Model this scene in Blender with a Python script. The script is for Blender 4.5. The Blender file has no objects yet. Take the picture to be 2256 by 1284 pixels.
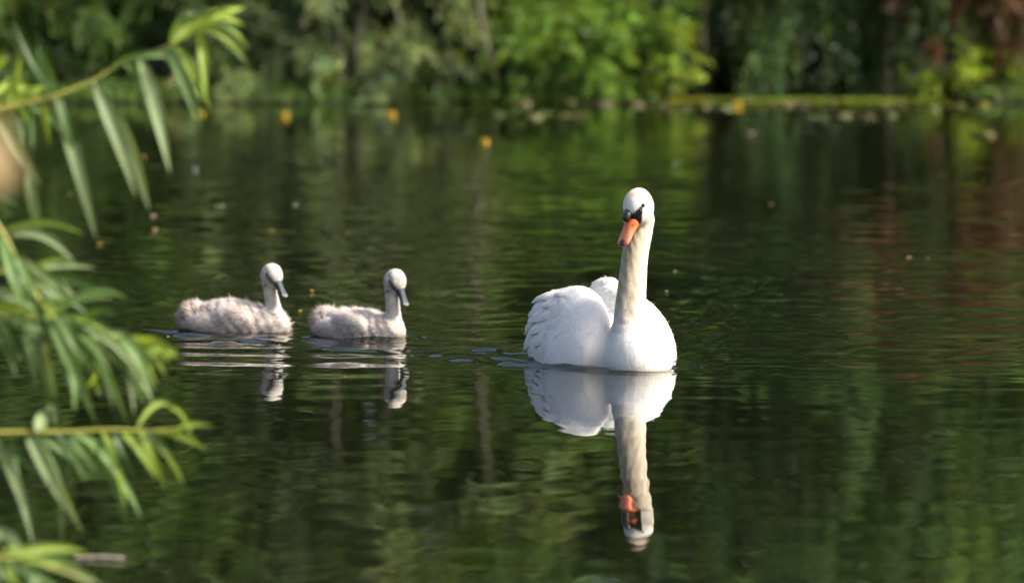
import bpy, math, random
import numpy as np
from mathutils import Vector

rad = math.radians
scene = bpy.context.scene
col = scene.collection

# ------------------------------------------------------------------ camera
FPX = 9920.0                      # focal length in pixels of the 2256 px wide frame
CAM = np.array([0.0, 0.0, 1.576])
PITCH = rad(4.651)
cd = bpy.data.cameras.new("camera")
cam = bpy.data.objects.new("camera", cd)
col.objects.link(cam)
cam.location = CAM.tolist()
cam.rotation_euler = (rad(90) - PITCH, 0, 0)
cd.sensor_width = 36.0
cd.lens = FPX / 2256.0 * 36.0
cd.clip_start = 0.1
cd.clip_end = 3000
cd.dof.use_dof = True
cd.dof.focus_distance = 16.05
cd.dof.aperture_fstop = 2.35
scene.camera = cam

# ------------------------------------------------------------------ sky and sun
SUN_EL, SUN_AZ = rad(44), rad(71)  # azimuth measured from "behind the camera" towards its right
to_sun = Vector((math.sin(SUN_AZ) * math.cos(SUN_EL), -math.cos(SUN_AZ) * math.cos(SUN_EL), math.sin(SUN_EL)))
world = bpy.data.worlds.new("World")
scene.world = world
world.use_nodes = True
wn = world.node_tree
wn.nodes.clear()
wo = wn.nodes.new("ShaderNodeOutputWorld")
wb = wn.nodes.new("ShaderNodeBackground")
ws = wn.nodes.new("ShaderNodeTexSky")
ws.sky_type = 'NISHITA'
ws.sun_disc = False
ws.sun_elevation = SUN_EL
ws.sun_rotation = math.atan2(to_sun.x, to_sun.y)
ws.dust_density = 6.0
ws.air_density = 1.0
wb.inputs[1].default_value = 0.12
wn.links.new(ws.outputs[0], wb.inputs[0])
wn.links.new(wb.outputs[0], wo.inputs[0])
sd = bpy.data.lights.new("sun", 'SUN')
sun = bpy.data.objects.new("sun", sd)
col.objects.link(sun)
sd.energy = 3.3
sd.angle = rad(9.0)
sd.color = (1.0, 0.93, 0.80)
sun.rotation_euler = to_sun.to_track_quat('Z', 'Y').to_euler()
vs = scene.view_settings
vs.view_transform = 'Standard'
vs.look = 'None'
vs.exposure = 1.25
vs.gamma = 1.0
vs.use_curve_mapping = False
scene.render.engine = 'CYCLES'
scene.cycles.use_denoising = True
scene.cycles.max_bounces = 6
scene.cycles.diffuse_bounces = 3
scene.cycles.glossy_bounces = 4
scene.cycles.transparent_max_bounces = 8
scene.cycles.sample_clamp_indirect = 6.0
scene.cycles.use_adaptive_sampling = True
scene.cycles.adaptive_threshold = 0.012

# ------------------------------------------------------------------ pixel <-> place
_F = np.array([0, math.cos(PITCH), -math.sin(PITCH)])
_U = np.array([0, math.sin(PITCH), math.cos(PITCH)])
_R = np.array([1.0, 0, 0])


def ray(px, py):
    return _F + _R * (px - 1128) / FPX + _U * (642 - py) / FPX


def P(px, py, Y):
    d = ray(px, py)
    return CAM + d * (Y / d[1])


def Wp(px, py, z=0.0):
    d = ray(px, py)
    return CAM + d * ((z - CAM[2]) / d[2])


# ------------------------------------------------------------------ helpers
def tag(o, label=None, cat=None, group=None, kind=None):
    if label: o["label"] = label
    if cat: o["category"] = cat
    if group: o["group"] = group
    if kind: o["kind"] = kind
    return o


def empty(name, loc):
    o = bpy.data.objects.new(name, None)
    col.objects.link(o)
    o.location = [float(v) for v in loc]
    o.empty_display_size = 0.1
    return o


def mesh_data(name, verts, faces, mats, cols=None, smooth=True, mat_idx=None, normals=None):
    """faces: array (n,3) or (n,4), or list of such arrays."""
    verts = np.asarray(verts, dtype=np.float32)
    if isinstance(faces, np.ndarray):
        faces = [faces]
    faces = [np.asarray(f, dtype=np.int32) for f in faces if len(f)]
    me = bpy.data.meshes.new(name)
    me.vertices.add(len(verts))
    me.vertices.foreach_set("co", verts.ravel())
    loops = np.concatenate([f.ravel() for f in faces])
    tot = np.concatenate([np.full(len(f), f.shape[1], np.int32) for f in faces])
    start = np.concatenate([[0], np.cumsum(tot)[:-1]]).astype(np.int32)
    me.loops.add(len(loops))
    me.loops.foreach_set("vertex_index", loops)
    me.polygons.add(len(tot))
    me.polygons.foreach_set("loop_start", start)
    me.polygons.foreach_set("loop_total", tot)
    if mat_idx is not None:
        me.polygons.foreach_set("material_index", np.asarray(mat_idx, np.int32))
    me.polygons.foreach_set("use_smooth", np.full(len(tot), bool(smooth)))
    me.update(calc_edges=True)
    for m in (mats if isinstance(mats, (list, tuple)) else [mats]):
        me.materials.append(m)
    if cols is not None:
        a = me.color_attributes.new("Col", 'FLOAT_COLOR', 'POINT')
        c = np.ones((len(verts), 4), np.float32)
        c[:, :3] = cols
        a.data.foreach_set("color", c.ravel())
    if normals is not None:
        me.normals_split_custom_set_from_vertices(np.asarray(normals, np.float32).tolist())
    return me


def obj(name, me, parent=None):
    o = bpy.data.objects.new(name, me)
    col.objects.link(o)
    if parent is not None:
        o.parent = parent
    return o


def mobj(name, verts, faces, mats, parent=None, origin=None, **kw):
    """verts in world space; origin = world position of the parent (vertices are stored relative to it)."""
    v = np.asarray(verts, float)
    if origin is not None:
        v = v - np.asarray(origin, float)
    return obj(name, mesh_data(name, v, faces, mats, **kw), parent)


def nrm(v):
    v = np.asarray(v, float)
    return v / (np.linalg.norm(v, axis=-1, keepdims=True) + 1e-12)


def tube(path, radii, n=8, cap=True):
    path = np.asarray(path, float)
    radii = np.asarray(radii, float)
    T = nrm(np.gradient(path, axis=0))
    ref = np.array([0.31, 0.9, 0.17])
    A = nrm(np.cross(T, ref))
    B = np.cross(T, A)
    th = np.linspace(0, 2 * math.pi, n, endpoint=False)
    V = path[:, None, :] + radii[:, None, None] * (np.cos(th)[None, :, None] * A[:, None, :] + np.sin(th)[None, :, None] * B[:, None, :])
    V = V.reshape(-1, 3)
    m = len(path)
    i = np.arange(m - 1)[:, None] * n
    j = np.arange(n)[None, :]
    j2 = (j + 1) % n
    q = np.stack([i + j, i + j2, i + n + j2, i + n + j], -1).reshape(-1, 4)
    return V, q


def spline(pts, n):
    """Catmull-Rom through pts."""
    p = np.asarray(pts, float)
    p = np.vstack([2 * p[0] - p[1], p, 2 * p[-1] - p[-2]])
    k = len(p) - 3
    t = np.linspace(0, k - 1e-6, n)
    i = t.astype(int)
    u = (t - i)[:, None]
    a, b, c, d = p[i], p[i + 1], p[i + 2], p[i + 3]
    return 0.5 * ((2 * b) + (-a + c) * u + (2 * a - 5 * b + 4 * c - d) * u ** 2 + (-a + 3 * b - 3 * c + d) * u ** 3)


# ------------------------------------------------------------------ materials
def new_mat(name):
    m = bpy.data.materials.new(name)
    m.use_nodes = True
    nt = m.node_tree
    nt.nodes.clear()
    out = nt.nodes.new("ShaderNodeOutputMaterial")
    return m, nt, out


def principled(nt, **kw):
    b = nt.nodes.new("ShaderNodeBsdfPrincipled")
    for k, v in kw.items():
        b.inputs[k].default_value = v
    return b


def mat_leaf(name, base, trans=0.32, rough=0.5, spec=0.35):
    m, nt, out = new_mat(name)
    at = nt.nodes.new("ShaderNodeAttribute"); at.attribute_name = "Col"
    mx = nt.nodes.new("ShaderNodeMix"); mx.data_type = 'RGBA'; mx.blend_type = 'MULTIPLY'
    mx.inputs[0].default_value = 1.0
    mx.inputs[6].default_value = (*base, 1)
    nt.links.new(at.outputs["Color"], mx.inputs[7])
    b = principled(nt, Roughness=rough)
    b.inputs["Specular IOR Level"].default_value = spec
    nt.links.new(mx.outputs[2], b.inputs["Base Color"])
    tr = nt.nodes.new("ShaderNodeBsdfTranslucent")
    g = nt.nodes.new("ShaderNodeMix"); g.data_type = 'RGBA'; g.blend_type = 'MULTIPLY'
    g.inputs[0].default_value = 1.0
    g.inputs[7].default_value = (1.5, 1.35, 0.55, 1)
    nt.links.new(mx.outputs[2], g.inputs[6])
    nt.links.new(g.outputs[2], tr.inputs[0])
    ms = nt.nodes.new("ShaderNodeMixShader"); ms.inputs[0].default_value = trans
    nt.links.new(b.outputs[0], ms.inputs[1])
    nt.links.new(tr.outputs[0], ms.inputs[2])
    nt.links.new(ms.outputs[0], out.inputs[0])
    return m


def mat_noise(name, c1, c2, scale=8, rough=0.85, bump=0.4, stretch=(1, 1, 1), dist=0.01):
    m, nt, out = new_mat(name)
    tc = nt.nodes.new("ShaderNodeTexCoord")
    mp = nt.nodes.new("ShaderNodeMapping"); mp.inputs["Scale"].default_value = stretch
    nz = nt.nodes.new("ShaderNodeTexNoise"); nz.inputs["Scale"].default_value = scale
    nz.inputs["Detail"].default_value = 6
    cr = nt.nodes.new("ShaderNodeMix"); cr.data_type = 'RGBA'
    cr.inputs[6].default_value = (*c1, 1); cr.inputs[7].default_value = (*c2, 1)
    nt.links.new(tc.outputs["Object"], mp.inputs[0])
    nt.links.new(mp.outputs[0], nz.inputs["Vector"])
    nt.links.new(nz.outputs["Fac"], cr.inputs[0])
    b = principled(nt, Roughness=rough)
    nt.links.new(cr.outputs[2], b.inputs["Base Color"])
    bp = nt.nodes.new("ShaderNodeBump"); bp.inputs["Strength"].default_value = bump
    bp.inputs["Distance"].default_value = dist
    nt.links.new(nz.outputs["Fac"], bp.inputs["Height"])
    nt.links.new(bp.outputs[0], b.inputs["Normal"])
    nt.links.new(b.outputs[0], out.inputs[0])
    return m


def mat_attr(name, rough=0.7, spec=0.3, sss=0.0, noise=0.0, nscale=60, bump=0.0, bdist=0.002, trans=0.0, coat=0.0, stretch=(1, 1, 1)):
    """colour from the Col attribute, slightly broken up by noise"""
    m, nt, out = new_mat(name)
    at = nt.nodes.new("ShaderNodeAttribute"); at.attribute_name = "Col"
    b = principled(nt, Roughness=rough)
    b.inputs["Specular IOR Level"].default_value = spec
    b.inputs["Coat Weight"].default_value = coat
    if sss > 0:
        b.inputs["Subsurface Weight"].default_value = sss
        b.inputs["Subsurface Radius"].default_value = (0.012, 0.010, 0.008)
        b.inputs["Subsurface Scale"].default_value = 1.0
    src = at.outputs["Color"]
    if noise > 0 or bump > 0:
        tc = nt.nodes.new("ShaderNodeTexCoord")
        mp = nt.nodes.new("ShaderNodeMapping"); mp.inputs["Scale"].default_value = stretch
        nz = nt.nodes.new("ShaderNodeTexNoise"); nz.inputs["Scale"].default_value = nscale
        nz.inputs["Detail"].default_value = 5
        nt.links.new(tc.outputs["Object"], mp.inputs[0])
        nt.links.new(mp.outputs[0], nz.inputs["Vector"])
        mr = nt.nodes.new("ShaderNodeMapRange")
        mr.inputs["From Min"].default_value = 0.3; mr.inputs["From Max"].default_value = 0.7
        mr.inputs["To Min"].default_value = 1 - noise; mr.inputs["To Max"].default_value = 1.0
        nt.links.new(nz.outputs["Fac"], mr.inputs["Value"])
        mx = nt.nodes.new("ShaderNodeMix"); mx.data_type = 'RGBA'; mx.blend_type = 'MULTIPLY'
        mx.inputs[0].default_value = 1.0
        nt.links.new(src, mx.inputs[6]); nt.links.new(mr.outputs[0], mx.inputs[7])
        src = mx.outputs[2]
        if bump > 0:
            bp = nt.nodes.new("ShaderNodeBump"); bp.inputs["Strength"].default_value = bump
            bp.inputs["Distance"].default_value = bdist
            nt.links.new(nz.outputs["Fac"], bp.inputs["Height"])
            nt.links.new(bp.outputs[0], b.inputs["Normal"])
    nt.links.new(src, b.inputs["Base Color"])
    last = b.outputs[0]
    if trans > 0:
        tr = nt.nodes.new("ShaderNodeBsdfTranslucent")
        nt.links.new(src, tr.inputs[0])
        ms = nt.nodes.new("ShaderNodeMixShader"); ms.inputs[0].default_value = trans
        nt.links.new(last, ms.inputs[1]); nt.links.new(tr.outputs[0], ms.inputs[2])
        last = ms.outputs[0]
    nt.links.new(last, out.inputs[0])
    return m


def mat_water():
    m, nt, out = new_mat("pond_water")
    b = principled(nt, Roughness=0.015, IOR=1.34)
    b.inputs["Base Color"].default_value = (0.0035, 0.0045, 0.0018, 1)
    b.inputs["Specular IOR Level"].default_value = 0.5
    tc = nt.nodes.new("ShaderNodeTexCoord")
    mp = nt.nodes.new("ShaderNodeMapping"); mp.inputs["Scale"].default_value = (1.0, 1.6, 1)
    n1 = nt.nodes.new("ShaderNodeTexNoise"); n1.inputs["Scale"].default_value = 9.0
    n1.inputs["Detail"].default_value = 3; n1.inputs["Roughness"].default_value = 0.45
    bp = nt.nodes.new("ShaderNodeBump"); bp.inputs["Strength"].default_value = 1.0
    bp.inputs["Distance"].default_value = 0.0011
    nt.links.new(tc.outputs["Object"], mp.inputs[0])
    nt.links.new(mp.outputs[0], n1.inputs["Vector"])
    ab = nt.nodes.new("ShaderNodeAttribute"); ab.attribute_name = "breeze"
    mu = nt.nodes.new("ShaderNodeMath"); mu.operation = 'MULTIPLY'
    nt.links.new(n1.outputs["Fac"], mu.inputs[0]); nt.links.new(ab.outputs["Fac"], mu.inputs[1])
    nt.links.new(mu.outputs[0], bp.inputs["Height"])
    nt.links.new(bp.outputs[0], b.inputs["Normal"])
    nt.links.new(b.outputs[0], out.inputs[0])
    return m


M_WATER = mat_water()
M_EARTH = mat_noise("bank_earth", (0.018, 0.015, 0.009), (0.04, 0.033, 0.018), scale=3, bump=0.8, dist=0.05)
M_BARK = mat_noise("bark_grey", (0.055, 0.045, 0.032), (0.125, 0.105, 0.075), scale=14, stretch=(1, 1, 0.25), bump=0.8)
M_TWIG = mat_noise("twig_green", (0.22, 0.24, 0.035), (0.32, 0.31, 0.06), scale=30, bump=0.2, rough=0.5, dist=0.002)
M_GREYLEAF = mat_leaf("sallow_leaf", (0.13, 0.205, 0.062), trans=0.45)
M_SALLOW = mat_leaf("grey_sallow_leaf", (0.165, 0.225, 0.095), trans=0.45)
M_MIDLEAF = mat_leaf("alder_leaf", (0.088, 0.155, 0.032), trans=0.45)
M_BRIGHT = mat_leaf("fresh_leaf", (0.125, 0.225, 0.03), trans=0.45)
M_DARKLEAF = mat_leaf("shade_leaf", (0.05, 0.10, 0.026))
M_WILLOW = mat_leaf("weeping_leaf", (0.08, 0.15, 0.042), trans=0.42)
M_DEEPSHADE = mat_leaf("deep_shade_leaf", (0.026, 0.052, 0.015), trans=0.2)  # leaf colour darkened so bushes in the hollow look deeply shaded
M_COPPER = mat_leaf("copper_leaf", (0.155, 0.078, 0.034))
M_YELLOWLEAF = mat_leaf("lime_leaf", (0.20, 0.28, 0.03), trans=0.4)

rng = np.random.default_rng(7)

# ------------------------------------------------------------------ terrain
def axis(*segs):
    out = []
    for a, b, step in segs:
        n = max(1, int(round((b - a) / step)))
        out.append(np.linspace(a, b, n, endpoint=False))
    out.append([segs[-1][1]])
    return np.concatenate(out)


def wob(x, s):
    return np.sin(x * 0.9 + s) * 0.35 + np.sin(x * 2.3 + s * 2.1) * 0.14 + np.sin(x * 5.1 + s * 0.7) * 0.06


def grid_faces(nx, ny):
    i = np.arange(nx - 1)[:, None]
    j = np.arange(ny - 1)[None, :]
    a = i * ny + j
    return np.stack([a, a + ny, a + ny + 1, a + 1], -1).reshape(-1, 4)


def shore_y(x):                       # far water's edge
    return 40.1 + 0.45 * wob(x, 1.3) + 0.0025 * x * x + 4.2 / (1 + np.exp(-(x - 1.55) / 0.12)) / (1 + np.exp((x - 3.75) / 0.15))


def ground_h(X, Y):
    far = Y - shore_y(X)
    hf = np.where(far > 0, 0.16 * (1 - np.exp(-far * 1.6)) + 0.05 * np.maximum(far - 0.5, 0), 0.35 * far)
    near = 3.2 + 0.3 * wob(X, 4.0) - Y
    hn = np.where(near > 0, 0.3 * (1 - np.exp(-near * 1.5)), 0.3 * near)
    # promontory on the left that carries the near willow
    d = 2.0 - np.sqrt(((X + 4.6) / 1.0) ** 2 + ((Y - 9.6) / 2.2) ** 2)
    hp = np.where(d > 0, 0.3 * (1 - np.exp(-d * 2)), 0.3 * d)
    side = np.abs(X) - 55
    hs = np.where(side > 0, 0.05 * side, 0.3 * side)
    h = np.maximum(np.maximum(hf, hn), np.maximum(hp, hs))
    h = np.clip(h, -1.6, 14)
    return h + 0.03 * np.sin(X * 1.7 + Y * 2.3) * (h > 0.05)


gx = axis((-900, -60, 60), (-60, -10, 3), (-10, 10, 0.3), (10, 60, 3), (60, 900, 60))
gy = axis((-900, -20, 60), (-20, 2, 2), (2, 12, 0.35), (12, 38, 1.5), (38, 46, 0.2), (46, 80, 2), (80, 1200, 70))
GX, GY = np.meshgrid(gx, gy, indexing='ij')
gv = np.stack([GX, GY, ground_h(GX, GY)], -1).reshape(-1, 3)
g = mobj("ground", gv, grid_faces(len(gx), len(gy)), M_EARTH)
tag(g, kind="structure")

# ------------------------------------------------------------------ water with the birds' wakes
SW = Wp(1390, 812)            # swan, foot of its neck
C1 = Wp(520, 728)             # rear cygnet
C2 = Wp(792, 742)             # front cygnet
SW_YAW = rad(20)
SW_F = np.array([math.sin(SW_YAW), -math.cos(SW_YAW), 0]); SW_S = np.array([math.cos(SW_YAW), math.sin(SW_YAW), 0])
SWC = SW + np.array([-0.092, 0.31, 0])


def heading(deg):
    return np.array([math.cos(rad(deg)), -math.sin(rad(deg)), 0])


C1_F, C2_F = heading(15), heading(33)


def vnoise(seed, x, y):
    """cheap smooth noise: a sum of random plane waves with wavelengths around 1"""
    r = np.random.default_rng(seed)
    out = 0
    for _ in range(14):
        th = r.uniform(0, 2 * math.pi)
        k = 2 * math.pi * r.uniform(0.6, 1.6)
        out = out + np.sin(k * (x * math.cos(th) + y * math.sin(th)) + r.uniform(0, 6.28))
    return out / math.sqrt(7.0)


def wake(X, Y, c, f, L, Wd, amp, lam, spread=0.42, reach=2.4):
    n = np.array([-f[1], f[0]])
    rx, ry = X - c[0], Y - c[1]
    a = rx * f[0] + ry * f[1]
    l = rx * n[0] + ry * n[1]
    al = np.abs(l)
    back = np.maximum(L - a, 0)                  # distance behind the bow
    arm = Wd * 0.35 + spread * back
    u = al - arm
    env = np.exp(-(np.maximum(u, 0) / (lam * 0.55)) ** 2) * np.exp(-(np.minimum(u, 0) / (lam * 2.4)) ** 2)
    env = env * np.exp(-back / reach) * np.clip(back / 0.08, 0, 1)
    h = amp * env * np.cos(2 * math.pi * u / lam + 0.6 * np.sin(a * 5))
    # water pushed up round the body
    e = np.sqrt((a / L) ** 2 + (l / Wd) ** 2)
    dd = np.maximum(e - 0.9, 0) * Wd
    h = h + amp * 0.9 * np.exp(-dd / 0.10) * np.cos(2 * math.pi * dd / 0.13)
    return h


def breeze(X, Y):
    """how rippled the surface is: nearly a mirror close in, stirred beyond the birds"""
    br = 1 / (1 + np.exp(-(Y - 17.3) / 0.75)) * (0.65 + 0.35 * np.clip(vnoise(3, X / 3.2, Y / 4.0), -1, 1))
    # the swan's own disturbance spreads to the right of it
    br = br + 0.55 * np.exp(-(((X - 1.25) / 0.8) ** 2 + ((Y - 16.9) / 0.9) ** 2))
    far = 1 / (1 + np.exp((Y - 31) / 2.0))
    return np.clip(br * (0.5 + 0.5 * far), 0.06, 1.3)


def _w2(px, py):
    p = Wp(px, py)
    return (p[0], p[1])


RIDGES = [(_w2(100, 722), _w2(420, 733), 0.026, 0.0085, 1), (_w2(150, 738), _w2(400, 741), 0.026, 0.0085, 2), (_w2(395, 746), _w2(575, 752), 0.026, 0.0085, 3), (_w2(470, 772), _w2(670, 764), 0.026, 0.0085, 4),
          (_w2(640, 731), _w2(700, 737), 0.026, 0.0085, 5), (_w2(700, 770), _w2(860, 776), 0.026, 0.0085, 6), (_w2(893, 744), _w2(950, 740), 0.026, 0.0085, 7), (_w2(930, 782), _w2(1180, 797), 0.026, 0.0085, 8),
          (_w2(1040, 772), _w2(1175, 780), 0.026, 0.0085, 9), (_w2(1090, 800), _w2(1230, 806), 0.026, 0.0085, 10), (_w2(1480, 806), _w2(1555, 796), 0.026, 0.0085, 11), (_w2(1490, 796), _w2(1530, 790), 0.026, 0.0085, 12)]


def water_h(X, Y):
    br = breeze(X, Y)
    amb = 0.0021 * br * vnoise(11, X / 0.55, Y / 0.42) + 0.0012 * br * vnoise(12, X / 0.22, Y / 0.21)
    amb = amb + 0.00005 * vnoise(13, X / 0.9, Y / 0.55)
    h = wake(X, Y, C1, C1_F, 0.24, 0.12, 0.0052, 0.30, 0.62, 1.8)
    h = h + wake(X, Y, C2, C2_F, 0.24, 0.12, 0.0046, 0.27, 0.62, 1.5)
    h = h + wake(X, Y, SWC, SW_F, 0.46, 0.25, 0.0060, 0.20, 0.55, 2.4) * np.clip((Y - 15.60) / 0.2, 0, 1)
    h = h * (1 + 0.35 * vnoise(31, X / 0.45, Y / 0.14))
    # the wakes have died out short of the glassy foreground
    h = h * np.clip((Y - 15.35) / 0.5, 0, 1)
    # choppy water behind the swan's shoulder
    ch = np.exp(-(((X - (SW[0] - 0.55)) / 0.30) ** 2 + ((Y - (SW[1] + 0.30)) / 0.30) ** 2))
    ch = ch + 0.6 * np.exp(-(((X - (SW[0] + 0.20)) / 0.10) ** 2 + ((Y - (SW[1] + 0.12)) / 0.12) ** 2))
    h = h + 0.0018 * ch * vnoise(21, X / 0.16, Y / 0.10)
    # steep little crests trailing from the birds
    for (x0, y0), (x1, y1), sg, am, sd_ in RIDGES:
        t = np.clip((X - x0) / (x1 - x0), -0.2, 1.2)
        yc = y0 + (y1 - y0) * t + 0.03 * np.sin(X * 9 + sd_)
        en = np.clip(t / 0.15, 0, 1) * np.clip((1 - t) / 0.15, 0, 1) * np.clip(0.55 + 0.6 * vnoise(50 + sd_, X / 0.28, Y / 0.3), 0, 1.3)
        h = h + am * en * np.exp(-((Y - yc) / sg) ** 2)
    h = h + amb
    # rows of wavelets between the cygnets and the camera
    row = np.exp(-((X - (C1[0] + 0.20)) / 0.75) ** 2) * np.exp(-((Y - 16.62) / 0.50) ** 2)
    h = h + 0.0050 * row * np.sin(2 * math.pi * (Y + 0.10 * X + 0.02 * np.sin(X * 6)) / 0.36) * (1 + 0.3 * vnoise(41, X / 0.5, Y / 0.7))
    return h


wx = axis((-900, -80, 80), (-80, -6, 4), (-6, -2.4, 0.05), (-2.4, 1.3, 0.021), (1.3, 6, 0.05), (6, 80, 4), (80, 900, 80))
wy = axis((2, 10, 0.2), (10, 14.9, 0.045), (14.9, 15.4, 0.03), (15.4, 18.2, 0.0105), (18.2, 18.6, 0.02), (18.6, 34, 0.055), (34, 43, 0.12), (43, 44.5, 1.5))
WX, WY = np.meshgrid(wx, wy, indexing='ij')
fade = np.clip((90 - np.abs(WX)) / 70, 0, 1)
wv = np.stack([WX, WY, water_h(WX, WY) * fade], -1).reshape(-1, 3)
w = mobj("water", wv, grid_faces(len(wx), len(wy)), M_WATER)
at_ = w.data.attributes.new("breeze", 'FLOAT', 'POINT')
at_.data.foreach_set("value", breeze(WX, WY).astype(np.float32).ravel())
tag(w, kind="structure")

# ------------------------------------------------------------------ foliage generator
def sprays(rng, starts, dirs, length, droop, nleaf, leaf_len, leaf_w, spread=0.75, jitter=0.35, up=0.0):
    """leaves set along arching twigs; returns verts, quads, colours, twig polylines"""
    n = len(starts)
    L = length * rng.uniform(0.6, 1.25, n)
    t = np.linspace(0.12, 1.0, nleaf)[None, :] + rng.uniform(-0.03, 0.03, (n, nleaf))
    d = nrm(dirs)
    g = np.array([0, 0, -1.0])
    pos = starts[:, None, :] + d[:, None, :] * (L[:, None] * t)[..., None] + g * (droop * L[:, None] * t ** 2)[..., None]
    tan = nrm(d[:, None, :] + g * (2 * droop * t)[..., None])
    sd = nrm(np.cross(tan, np.array([0, 0, 1.0]) + rng.normal(0, 0.5, (n, 1, 3))))
    sgn = np.where((np.arange(nleaf) % 2) == 0, 1.0, -1.0)[None, :, None]
    ld = nrm(tan * 0.75 + sd * sgn * spread + g * 0.35 * (1 + droop) + np.array([0, 0, 1.0]) * up + rng.normal(0, jitter, (n, nleaf, 3)))
    ln = leaf_len * rng.uniform(0.6, 1.2, (n, nleaf, 1)) * (1.05 - 0.35 * t[..., None])
    wd = leaf_w * rng.uniform(0.75, 1.2, (n, nleaf, 1))
    nv = nrm(np.cross(ld, rng.normal(0, 1, (n, nleaf, 3)) + np.array([0.2, -0.3, 0.4])))
    sv = nrm(np.cross(ld, nv))
    nv = np.cross(sv, ld)
    base = pos
    mid = base + ld * ln * 0.45
    a = mid + sv * wd * 0.5 + nv * wd * 0.12
    b = mid - sv * wd * 0.5 + nv * wd * 0.12
    tip = base + ld * ln - nv * ln * 0.08 + g * ln * 0.10
    V = np.stack([base, a, tip, b], 2).reshape(-1, 3)
    k = n * nleaf
    Q = (np.arange(k) * 4)[:, None] + np.arange(4)[None, :]
    tw = rng.uniform(0.65, 1.3, (n, 1, 1)) * rng.uniform(0.75, 1.25, (n, nleaf, 1))
    hue = rng.normal(0, 0.10, (n, 1, 1)) + rng.normal(0, 0.08, (n, nleaf, 1))
    c = np.concatenate([tw * (1 + hue), tw, tw * (1 - 0.8 * hue)], -1)
    C = np.repeat(c.reshape(-1, 3), 4, axis=0)
    return V, Q, np.clip(C, 0.05, 3)


def in_ellipsoids(rng, ells, n):
    """points biased to the outside of a set of ellipsoids (cx,cy,cz,rx,ry,rz)"""
    e = np.array(ells, float)
    wgt = (e[:, 3] * e[:, 4] * e[:, 5]) ** 0.67
    k = rng.choice(len(e), n, p=wgt / wgt.sum())
    d = nrm(rng.normal(0, 1, (n, 3)))
    r = rng.uniform(0.12, 1, (n, 1)) ** 0.42
    return e[k, :3] + d * r * e[k, 3:], d


def woody(name, base, stems, mat=M_BARK, parent=None, part="stem", n=7):
    for s in stems:
        pts, r0, r1 = s
        path = spline(pts, 4 * len(pts))
        rr = np.linspace(r0, r1, len(path)) * (1 + 0.06 * np.sin(np.arange(len(path)) * 1.9))
        V, q = tube(path, rr, n)
        mobj(part, V, q, mat, parent, origin=base)


def plant(name, base, label, cat, group, ells, ntw, twig, droop, nleaf, ll, lw, mat, stems, seed, stem_part="stem", out=0.6, upb=0.0, bias=(0, 0, 0), first_part=None, zmin=0.02, twist=0.75, per=22):
    r = np.random.default_rng(seed)
    root = empty(name, base)
    tag(root, label, cat, group)
    ncl = max(6, ntw // per)
    ce, cdv = in_ellipsoids(r, ells, ncl)
    bd = nrm(cdv * out + r.normal(0, 0.5, (ncl, 3)) + np.array([0, 0, upb]) + np.array(bias))
    bl = twig * r.uniform(0.6, 1.8, ncl)
    k = r.integers(0, ncl, ntw)
    tt = r.uniform(0, 1, (ntw, 1))
    st = ce[k] + bd[k] * bl[k, None] * tt + np.array([0, 0, -1.0]) * droop * 0.5 * bl[k, None] * tt ** 2 + r.normal(0, 0.04, (ntw, 3))
    dirs = bd[k] * 0.8 + r.normal(0, 0.38, (ntw, 3))
    V, Q, C = sprays(r, st, dirs, twig * 0.55, droop, nleaf, ll, lw, spread=twist)
    cv = np.repeat(r.uniform(0.55, 1.45, ncl)[k], nleaf * 4)
    C = C * cv[:, None]
    V[:, 2] = np.where(V[:, 2] < zmin, zmin + 0.15 * np.abs(r.random(len(V))) * 0.2, V[:, 2])
    o = mobj("crown", V, Q, mat, root, origin=base, cols=C, smooth=False)
    o["kind"] = "stuff"
    for i, s in enumerate(stems):
        woody(name, base, [s], parent=root, part=(first_part if (i == 0 and first_part) else stem_part))
    return root


def X40(px, Y=40.5):
    return (px - 1128) / FPX * Y


# --- the wood behind: tall trees on the rising bank
TREES = [
    (-9.5, 48.5, 12.5, "leftmost tall tree of the wood behind the pond", M_MIDLEAF),
    (-6.2, 46.4, 12.0, "tall tree with dull green crown behind the left end of the bank", M_GREYLEAF),
    (-3.6, 47.8, 13.0, "tall tree standing behind the grey sallow thicket", M_MIDLEAF),
    (-0.9, 46.0, 12.4, "tall grey-green tree behind the slanting pale stem", M_GREYLEAF),
    (1.5, 47.6, 13.2, "tall dark tree behind the bright green bush", M_MIDLEAF),
    (3.9, 46.3, 12.2, "tall tree behind the weeping willow on the right", M_GREYLEAF),
    (6.6, 47.4, 13.0, "tall dark tree behind the copper leaved bush", M_MIDLEAF),
    (10.0, 48.6, 12.5, "rightmost tall tree of the wood behind the pond", M_GREYLEAF),
    (-7.8, 52.0, 15.0, "hindmost tall tree deep in the wood at the far left", M_GREYLEAF),
    (-2.3, 51.5, 15.0, "hindmost tall tree deep in the wood behind the sallow thicket", M_GREYLEAF),
    (2.8, 51.5, 15.5, "hindmost tall tree deep in the wood behind the dark hollow", M_GREYLEAF),
    (-5.2, 51.6, 14.5, "hindmost tall tree deep in the wood behind the overhanging left bush", M_MIDLEAF),
    (5.5, 51.6, 14.5, "hindmost tall tree deep in the wood behind the weeping willow", M_MIDLEAF),
    (8.0, 52.0, 15.0, "hindmost tall tree deep in the wood at the far right", M_GREYLEAF),
]
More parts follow.
